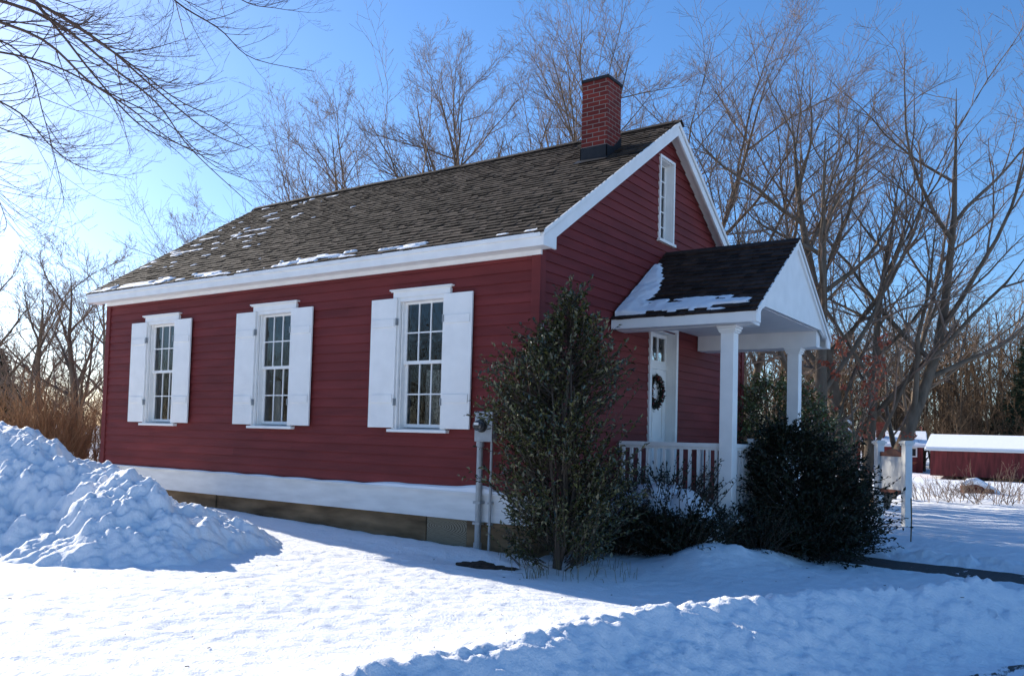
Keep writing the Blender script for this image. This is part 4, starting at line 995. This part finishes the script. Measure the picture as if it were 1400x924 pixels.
# overhanging branches from the near tree at upper left
def limb(pts, r0, r1, k=26):
    P3 = [spot(px, d, py) for px, py, d in pts]; n = len(P3); out = []
    for i in range(k+1):
        t = i/k*(n-1); j = min(int(t), n-2); f = t-j
        p0 = P3[max(j-1, 0)]; p1 = P3[j]; p2 = P3[j+1]; p3 = P3[min(j+2, n-1)]
        out.append(0.5*((2*p1)+(-p0+p2)*f+(2*p0-5*p1+4*p2-p3)*f*f+(-p0+3*p1-3*p2+p3)*f**3))
    rad = [r0+(r1-r0)*(i/k)**0.7 for i in range(k+1)]
    return out, rad
rnd = random.Random(77)
limbs = [
 ([(-260, -60, 7.6), (-90, -20, 7.9), (60, 22, 8.3), (150, 90, 8.6), (215, 142, 8.9), (262, 205, 9.0), (345, 282, 9.1)], 0.042, 0.004),
 ([(-260, -90, 7.6), (-90, -40, 7.5), (50, 5, 7.6), (140, 60, 7.8), (210, 120, 8.0), (285, 180, 8.1), (345, 205, 8.2)], 0.040, 0.004),
 ([(-260, -40, 7.2), (-90, 5, 7.1), (50, 50, 7.2), (120, 110, 7.3), (180, 150, 7.4), (240, 195, 7.5), (300, 215, 7.6)], 0.034, 0.003),
 ([(-260, -130, 8.2), (-80, -60, 8.4), (60, 10, 8.6), (165, 78, 8.9), (240, 135, 9.0), (300, 165, 9.1), (360, 210, 9.3)], 0.034, 0.003),
 ([(-260, 10, 6.6), (-60, 40, 6.7), (30, 75, 6.8), (60, 160, 6.9), (82, 245, 7.0), (88, 285, 7.0)], 0.020, 0.002),
 ([(-260, 60, 7.5), (-80, 110, 7.6), (20, 150, 7.7), (70, 200, 7.8), (110, 228, 7.9), (180, 245, 8.0)], 0.024, 0.002),
 ([(-260, 90, 8.6), (-80, 140, 8.6), (0, 175, 8.7), (50, 190, 8.8), (110, 200, 8.9), (170, 196, 9.0)], 0.020, 0.002),
 ([(-260, -200, 7.8), (40, -160, 8.2), (200, -50, 8.6), (240, 2, 8.8), (300, 40, 9.0), (345, 80, 9.1), (430, 98, 9.3)], 0.036, 0.003),
 ([(40, -160, 8.2), (260, -60, 8.6), (330, 0, 8.9), (380, 12, 9.0), (425, 18, 9.1)], 0.022, 0.002),
 ([(200, -50, 8.6), (236, 0, 8.8), (230, 40, 8.8), (225, 62, 8.8)], 0.010, 0.002),
 ([(-200, 20, 8.0), (-60, 60, 8.1), (60, 85, 8.3), (150, 128, 8.5), (230, 170, 8.7), (290, 225, 8.8), (350, 250, 8.9)], 0.026, 0.003),
 ([(-200, 0, 9.4), (-60, 20, 9.5), (80, 40, 9.6), (170, 70, 9.8), (230, 78, 9.9), (275, 75, 10)], 0.022, 0.002),
 ([(-200, 150, 6.6), (-60, 200, 6.6), (-15, 250, 6.7), (8, 300, 6.8), (5, 318, 6.8)], 0.014, 0.002),
 ([(-200, -60, 9.8), (0, -20, 9.9), (90, 5, 10), (140, 25, 10.1), (200, 20, 10.2)], 0.022, 0.002),
 ([(-200, -120, 6.9), (-20, -60, 7.0), (70, 30, 7.2), (130, 105, 7.4), (190, 170, 7.6), (250, 200, 7.8), (330, 240, 7.9)], 0.030, 0.003),
]
TR0 = np.array([-4.6, -7.9, -0.9])
gb = []; gt = []
for pts, ra, rb in limbs:
    P3, rad = limb(pts, ra*0.50, rb*0.8); gb.append((P3, rad, 6))
    n_ = len(P3)
    # side twigs, mostly on the upper/right side, curving up
    for i in range(5, n_-1):
        if rad[i] > ra*0.46: continue
        for rep in range(1 if rnd.random() < 0.85 else 2):
            d = np.array(P3[i+1])-np.array(P3[i]); d /= np.linalg.norm(d)
            s = -1 if rnd.random() < 0.72 else 1
            sidev = np.cross(d, fw); sidev /= np.linalg.norm(sidev)
            if sidev[2] < 0: sidev = -sidev
            nd = d*0.85+sidev*(0.45 if s < 0 else -0.4)+np.array([rnd.gauss(0, 0.25) for _ in range(3)]); nd /= np.linalg.norm(nd)
            S = [dict(n=6, sides=4, kids=4, ang=(20, 42), ratio=0.5, t0=0.2, trop=0.06, wob=0.07, end=0.35, fall=0.4, rr=0.6),
                 dict(n=4, sides=3, kids=2, ang=(25, 45), ratio=0.45, t0=0.2, trop=0.07, wob=0.08, end=0.5, fall=0.3, rr=0.7),
                 dict(n=3, sides=3, kids=0, ang=(20, 40), ratio=0.5, t0=0.2, trop=0.06, wob=0.06, end=0.5, rmin=0.0016)]
            o_ = [[], [], []]; ln = rnd.uniform(0.25, 0.75)*(1.15-0.4*i/n_)
            grow(rnd, o_, np.array(P3[i]), nd, ln, min(rad[i]*0.6, 0.0055), 0, S)
            gt += o_[0]+o_[1]+o_[2]
# trunk outside the frame that carries them
tp = [TR0+np.array([0, 0, 0]), TR0+np.array([0.1, 0.1, 1.6]), TR0+np.array([0.15, 0.2, 3.2]), TR0+np.array([0.0, 0.1, 5.2]), TR0+np.array([-0.3, 0.2, 7.4])]
trunkg = [(tp, [0.26, 0.2, 0.18, 0.14, 0.08], 10)]
starts = {}
for (P3, rad, _s), (pts, ra, rb) in zip(gb, limbs):
    st_ = np.array(P3[0])
    if pts[0][0] <= -200:
        hz = np.clip(st_[2]-0.6, 1.5, 6.0); f = (hz+0.9)/8.3; base = TR0+np.array([0.1, 0.15, hz+0.9])
        mid = (base+st_)/2+np.array([0, 0, 0.25]); trunkg.append(([base, (base*0.7+mid*0.3)+np.array([0, 0, .05]), mid, (mid+st_)/2+np.array([0, 0, .1]), st_], [rad[0]*1.7, rad[0]*1.5, rad[0]*1.3, rad[0]*1.1, rad[0]], 6))
nt_ = empty('overhanging_tree', tuple(TR0), 'near tree whose drooping bare branches hang into the upper left sky', 'tree')
def shift(gs): return [([np.array(q)-TR0 for q in p], r, s) for p, r, s in gs]
link('trunk', tube_mesh('trunk', shift([(p, r, 10) for p, r, s in trunkg]), M['bark_dark']), nt_)
link('branches', tube_mesh('branches', shift(gb), M['twig_near']), nt_)
link('twigs', tube_mesh('twigs', shift(gt), M['twig_near']), nt_)

# trees behind the camera, reflected in the panes
tree('bare_tree', 'bare tree behind the viewer reflected in the window panes', 131, 12, 0, 10, 0.2, loc=(-16, -24, 0), dens=0.8)

for i, (x_, y_) in enumerate([(-34, -27), (-28, -33), (-40, -38), (-24, -40)]):  # unseen row added to darken what the panes reflect
    tree('bare_tree', 'bare tree of the row added behind the viewer to darken the pane reflections', 132+i, 11, 0, 10, 0.2, loc=(x_, y_, 0), dens=0.75, group='added trees behind the viewer')
# brown thicket left of the house
def thicket(name, label, px, dist, n, H, seed, m, group=None, spread=0.45, rmin=0.004, cat='bush', z=-0.75, loc=None, base=0.25):
    rnd = random.Random(seed); P = spot(px, dist) if loc is None else np.array(loc); root = empty(name, (P[0], P[1], z), label, cat, group)
    S = [dict(n=6, sides=4, kids=6, ang=(10, 30), ratio=0.42, t0=0.25, trop=-0.02, wob=0.06, end=0.3, fall=0.4, rr=0.55),
         dict(n=4, sides=3, kids=3, ang=(12, 35), ratio=0.45, t0=0.2, trop=0.0, wob=0.08, end=0.5, fall=0.3, rr=0.6),
         dict(n=2, sides=3, kids=0, ang=(20, 40), ratio=0.5, t0=0.2, trop=0.0, wob=0.06, end=0.5, rmin=rmin)]
    o_ = [[], [], []]
    for k in range(n):
        a = rnd.random()*6.28; r_ = base*math.sqrt(rnd.random()); sp = spread*rnd.uniform(0.2, 1.3)
        d = np.array([math.cos(a)*sp, math.sin(a)*sp, 1.0]); d /= np.linalg.norm(d)
        grow(rnd, o_, np.array([r_*math.cos(a), r_*math.sin(a), -0.05]), d, H*rnd.uniform(0.6, 1.1), rmin*2.2, 0, S)
    link('stems', tube_mesh('stems', o_[0]+o_[1]+o_[2], M[m]), root); return root
for i, (px, dist, H, lb) in enumerate([(20, 22, 2.0, 'brown twiggy bush at the left edge behind the snow pile'), (62, 20.5, 2.3, 'tallest tan brown bush in the middle of the thicket'),
        (98, 21.5, 2.3, 'tan brown bush right of the middle of the thicket'), (132, 22.5, 2.2, 'brown bush touching the far corner of the house'), (-25, 21, 2.1, 'brown bush cut by the left edge')]):
    thicket('brown_bush', lb, px, dist, 85, H, 200+i, 'twig_tan', 'brown thicket left of the schoolhouse', 0.6, 0.0045, base=0.5)
# dry weeds in the far yard
wl = ['dry twiggy shrub just right of the sign post', 'dry twiggy shrub in front of the gap between the sheds', 'dry twiggy shrub before the left end of the long red shed', 'dry twiggy shrub before the middle of the long red shed', 'dry twiggy shrub left of the snow-capped log', 'dry twiggy shrub at the right edge before the long shed']
for i, (px, dist) in enumerate([(1268, 27), (1290, 29), (1312, 27.5), (1337, 29), (1362, 27), (1392, 28)]):
    thicket('dry_shrub', wl[i], px, dist, 16, 0.75 if i != 4 else 1.15, 220+i, 'twig', 'dry shrubs in the far yard', 0.9, 0.0045, base=0.5, z=-0.78, cat='shrub')

# conifers
def conifer(px, dist, H, rad, seed, label):
    rg = np.random.default_rng(seed); P = spot(px, dist); root = empty('conifer', (P[0], P[1], -0.9), label, 'tree')
    n = 9000; h = H*(1-np.sqrt(rg.uniform(0, 1, n)))*0.97+0.3; a = rg.uniform(0, 6.28, n); tier = 0.75+0.25*np.sin(h*7+a*0.5)
    r_ = rad*(1-h/(H*1.03))*tier*rg.uniform(0.35, 1.05, n)
    pos = np.stack([r_*np.cos(a), r_*np.sin(a), h-r_*0.15], 1); dr_ = np.stack([np.cos(a), np.sin(a), rg.uniform(-0.4, 0.3, n)], 1)+rg.normal(0, 0.3, (n, 3))
    link('foliage', leafmesh('foliage', pos, dr_, unit(rg.normal(0, 1, (n, 3))+[0, 0, 1]), rg.uniform(0.18, 0.34, n), rg.uniform(0.05, 0.09, n), M['conifer']), root)
    tb = MB(); tb.tube([(0, 0, -0.1), (0, 0, H*0.5), (0, 0, H*0.98)], [0.18, 0.1, 0.02], 7); tb.build('trunk', M['bark_dark'], root)
conifer(-8, 34, H_(480, -8, 34), 1.6, 301, 'dark evergreen at the left edge behind the thicket')
conifer(1370, 70, 5.5, 3.4, 302, 'dark evergreen above the long red shed')
conifer(1330, 74, 4.8, 3.0, 303, 'low dark evergreen left of the larger one behind the long shed')
conifer(1408, 62, H_(440, 1408, 62), 2.6, 304, 'tall dark evergreen at the right edge')

# far woodland masses
def woods(name, label, pxs, dists, hts, n, seed, m='wood_far', z=-0.9, rmin=0.018, area=None):
    rnd = random.Random(seed); G = []
    S = [dict(n=6, sides=4, kids=9, ang=(22, 50), ratio=0.5, t0=0.12, trop=0.02, wob=0.07, end=0.2, fall=0.5, rr=0.45),
         dict(n=4, sides=3, kids=7, ang=(22, 50), ratio=0.5, t0=0.1, trop=0.04, wob=0.1, end=0.3, fall=0.4, rr=0.5),
         dict(n=3, sides=3, kids=4, ang=(22, 50), ratio=0.5, t0=0.1, trop=0.03, wob=0.1, end=0.5, fall=0.3, rr=0.6),
         dict(n=2, sides=3, kids=0, ang=(25, 50), ratio=0.5, t0=0.1, trop=0.02, wob=0.12, end=0.6, rmin=rmin)]
    protos = []
    for k in range(5):
        o_ = [[] for _ in S]; grow(rnd, o_, np.array([0, 0, 0.]), np.array([rnd.gauss(0, 0.06), rnd.gauss(0, 0.06), 1.0]), 1.0, 0.016, 0, S_scaled(S, rmin/10))
        protos.append(tubes_np(o_[0]+o_[1]+o_[2]+o_[3]))
    V = []; F = []; base = 0
    for k in range(n):
        px = rnd.uniform(*pxs); d = rnd.uniform(*dists); P = spot(px, d) if area is None else (rnd.uniform(area[0], area[1]), rnd.uniform(area[2], area[3])); h = rnd.uniform(*hts)*(d/dists[0] if area is None else 1); a = rnd.random()*6.28
        v, f = protos[rnd.randrange(5)]; c, s = math.cos(a), math.sin(a)
        w_ = rnd.uniform(0.8, 1.2)
        q = np.stack([(v[:, 0]*c-v[:, 1]*s)*h*w_+P[0], (v[:, 0]*s+v[:, 1]*c)*h*w_+P[1], v[:, 2]*h+z], 1)
        V.append(q); F.append(f+base); base += len(v)
    V = np.concatenate(V); F = np.concatenate(F)
    o = link(name, np_mesh(name, V, F, np.arange(0, len(F), 4), False, M[m])); return tag(o, label, 'woodland', kind='stuff')
def S_scaled(S, rm):
    S = [dict(s) for s in S]; S[-1]['rmin'] = rm; return S
woods('woodland', 'far bare brown woodland behind the red sheds on the right', (930, 1480), (62, 100), (6.5, 9.5), 120, 401)
woods('woodland', 'far bare woodland along the left horizon behind the thicket', (-120, 330), (50, 90), (2.6, 4.6), 90, 402, rmin=0.02)
woods('undergrowth', 'dense low brown undergrowth at the foot of the right-hand woodland', (900, 1480), (56, 74), (2.4, 4.0), 190, 403)
woods('undergrowth', 'dense low brown undergrowth behind the left thicket', (-120, 330), (38, 60), (1.6, 2.6), 130, 404, rmin=0.015)

woods('woodland', 'woodland added behind the viewer to cover the horizon reflected in the panes', (0, 1), (50, 51), (4, 9), 110, 405, area=(-75, -18, -60, -24))  # unseen woods added so the panes mirror trees instead of bright horizon

# ------------------------------------------------------------------ sign
P2 = np.array([2.55, 9.05]); td_ = np.array([0.66, -0.75]); P1 = P2-td_*0.95; nd_ = np.array([-0.75, -0.66])
z0 = -0.80; so_ = (P2[0], P2[1], z0)
sg = empty('sign', so_, 'white wooden sign board hung between two white capped posts on the snowy lawn', 'sign')
def obox(mb, c, hx, hy, za, zb, ax=td_):
    ay = np.array([-ax[1], ax[0]]); c = np.array(c); q = [c+ax*hx*sx+ay*hy*sy for sx, sy in ((-1, -1), (1, -1), (1, 1), (-1, 1))]
    mb.prism([(p[0], p[1], za) for p in q], (0, 0, zb-za))
for P_ in (P1, P2):
    m_ = MB(); obox(m_, P_, 0.068, 0.068, z0-0.3, z0+1.58); obox(m_, P_, 0.085, 0.085, z0+1.5805, z0+1.61); obox(m_, P_, 0.105, 0.105, z0+1.6105, z0+1.65); obox(m_, P_, 0.08, 0.08, z0+1.6505, z0+1.67)
    m_.build('sign_post', M['signwhite'], sg, so_, bevel=0.005)
mid = (P1+P2)/2
m_ = MB(); obox(m_, mid, 0.40, 0.016, z0+0.72, z0+1.36); m_.build('sign_board', M['signwhite'], sg, so_, bevel=0.003)
m_ = MB(); 
ring = []
for k in range(25):
    u = -0.43+0.86*k/24; hz = z0+1.46+0.05*math.cos(u/0.43*math.pi)*1.0+(0.03 if abs(u) > 0.33 else 0); ring.append((mid[0]+td_[0]*u+nd_[0]*0.022, mid[1]+td_[1]*u+nd_[1]*0.022, hz))
ring2 = [(mid[0]+td_[0]*0.43+nd_[0]*0.022, mid[1]+td_[1]*0.43+nd_[1]*0.022, z0+1.362), (mid[0]-td_[0]*0.43+nd_[0]*0.022, mid[1]-td_[1]*0.43+nd_[1]*0.022, z0+1.362)]
m_.prism(ring+ring2, (-nd_[0]*0.044, -nd_[1]*0.044, 0)); m_.build('sign_crest', M['signbrown'], sg, so_)
m_ = MB(); obox(m_, mid, 0.40, 0.024, z0+0.64, z0+0.718); m_.build('sign_rail', M['signbrown'], sg, so_, bevel=0.003)
P = spot(1246, 15.2); m_ = MB(); m_.tube([(0, 0, 0), (0.01, 0, 0.4), (0, 0.01, 0.74)], 0.011, 6)
tag(m_.build('marker_stake', M['wood_old'], loc=(P[0], P[1], -0.8)), 'thin grey stake in the snow in front of the sign post', 'stake')

# ------------------------------------------------------------------ far buildings
def ground_pt(px, dist): P = spot(px, dist); return np.array([P[0], P[1]])
def zat(px, py, dist): return spot(px, dist, py)[2]
rv = np.array([r2[0], r2[1]]); rv /= np.linalg.norm(rv); fv = np.array([fw[0], fw[1]]); fv /= np.linalg.norm(fv)
def shed(name, label, px0, px1, dist, zb, ze, zr, depth, skew, snow=True, gable_front=False, win=None, over=0.25):
    A = ground_pt(px0, dist); B = ground_pt(px1, dist*(1+skew)); u = (B-A); Ln = np.linalg.norm(u); u /= Ln; v = np.array([-u[1], u[0]])
    if v@fv < 0: v = -v
    root = empty(name, (A[0], A[1], zb), label, 'shed'); off = (A[0], A[1], zb)
    def Pt(a, b, z): q = A+u*a+v*b; return (q[0], q[1], z)
    m = MB(); m.prism([Pt(0, 0, zb), Pt(Ln, 0, zb), Pt(Ln, depth, zb), Pt(0, depth, zb)], (0, 0, ze-zb))
    if gable_front:
        m.prism([Pt(0, 0, ze), Pt(Ln, 0, ze), Pt(Ln/2, 0, zr)], tuple(np.append(v*depth, 0)))
    else:
        for a in (0, Ln-0.05): m.prism([Pt(a, 0, ze), Pt(a, depth, ze), Pt(a, depth/2, zr)], tuple(np.append(u*0.05, 0)))
    m.build('wall', M['red_far'], root, off)
    def slab(th, dz, mt_, nm, ov):
        r_ = MB()
        if gable_front:
            sl_ = (zr-ze)/(Ln/2)
            for s in (0, 1):
                a0 = -ov if s == 0 else Ln+ov
                r_.prism([Pt(a0, -ov, ze-ov*sl_+dz), Pt(Ln/2, -ov, zr+dz), Pt(Ln/2, -ov, zr+dz+th), Pt(a0, -ov, ze-ov*sl_+dz+th)], tuple(np.append(v*(depth+2*ov), 0)))
        else:
            sl_ = (zr-ze)/(depth/2)
            for s in (0, 1):
                b0 = -ov if s == 0 else depth+ov
                r_.prism([Pt(-ov, b0, ze-ov*sl_+dz), Pt(-ov, depth/2, zr+dz), Pt(-ov, depth/2, zr+dz+th), Pt(-ov, b0, ze-ov*sl_+dz+th)], tuple(np.append(u*(Ln+2*ov), 0)))
        return r_.build(nm, mt_, root, off)
    slab(0.08, 0.0, M['white_old'], 'roof', over); 
    if snow: slab(0.10, 0.083, M['snow_soft'], 'roof_snow', over-0.05)
    if win:
        for (a, z, w_, h_) in win:
            m = MB(); m.prism([Pt(a, -0.06, z), Pt(a+w_, -0.06, z), Pt(a+w_, -0.06, z+h_), Pt(a, -0.06, z+h_)], tuple(np.append(v*0.055, 0))); wo_ = m.build('window', M['white_old'], root, off)
            m = MB()
            for q in (0.08, 0.54): m.prism([Pt(a+w_*q, -0.075, z+h_*0.12), Pt(a+w_*(q+0.38), -0.075, z+h_*0.12), Pt(a+w_*(q+0.38), -0.075, z+h_*0.88), Pt(a+w_*q, -0.075, z+h_*0.88)], tuple(np.append(v*0.012, 0)))
            m.build('pane', M['flash'], wo_, (0, 0, 0) if False else off)
    return root
d = 48
shed('red_shed', 'long low red shed with snow-covered roof at the right edge', 1272, 1475, d, zat(1330, 652, d), zat(1330, 616, d), zat(1330, 598, d), 7, 0.0)
d = 56
shed('red_shed', 'small red shed with white double window seen just above the sign', 1200, 1262, d, zat(1230, 645, d), zat(1230, 609, d), zat(1230, 592, d), 4.5, 0.0, win=[(1.1, zat(1230, 624, d), 1.0, 0.55)])
d = 62
shed('red_cottage', 'red gabled cottage with snow-edged roof between the dark bush and the tree trunks', 1112, 1160, d, zat(1130, 650, d), zat(1130, 577, d), zat(1130, 560, d), 6, 0.0, gable_front=True, win=[(0.9, zat(1130, 594, d), 0.7, 0.9)])
d = 58
shed('red_cottage', 'lower red gabled annex with snow-edged roof partly behind the trunks', 1142, 1176, d, zat(1150, 650, d), zat(1150, 600, d), zat(1150, 588, d), 4, 0.0, gable_front=True, over=0.15)
P = spot(1204, 57); m_ = MB(); m_.box(-0.22, -0.22, 0, 0.22, 0.22, 3.0); m_.box(-0.28, -0.28, 3.001, 0.28, 0.28, 3.15)
tag(m_.build('stove_chimney', M['rock'], loc=(P[0], P[1], -0.9+0.0), bevel=0.01), 'square grey chimney stack left of the small shed roof', 'chimney')
# snow-capped log heap
P = spot(1338, 34); lo = (P[0], P[1], -0.85); lg = empty('log_heap', lo, 'low brown log heap capped with snow in front of the long red shed', 'log heap')
m_ = MB()
for k, (a, b, z, r_) in enumerate([(-0.55, 0.5, 0.12, 0.13), (-0.5, 0.55, 0.14, 0.12), (-0.35, 0.3, 0.33, 0.11), (-0.6, -0.1, 0.3, 0.1)]):
    yy = (-0.18, 0.12, 0.0, 0.1)[k]; m_.tube([(rv[0]*a, rv[1]*a+yy, z), (rv[0]*b, rv[1]*b+yy, z+0.01)], r_, 9)
m_.build('logs', M['rock'], lg)
m_ = MB(); m_.tube([(rv[0]*-0.62, rv[1]*-0.62, 0.38), (rv[0]*-0.35, rv[1]*-0.35, 0.47), (rv[0]*-0.1, rv[1]*-0.1, 0.5), (rv[0]*0.25, rv[1]*0.25, 0.33), (rv[0]*0.75, rv[1]*0.75, 0.12)], [0.03, 0.13, 0.14, 0.13, 0.05], 10); m_.build('snow_cap', M['snow_soft'], lg, smooth=True)
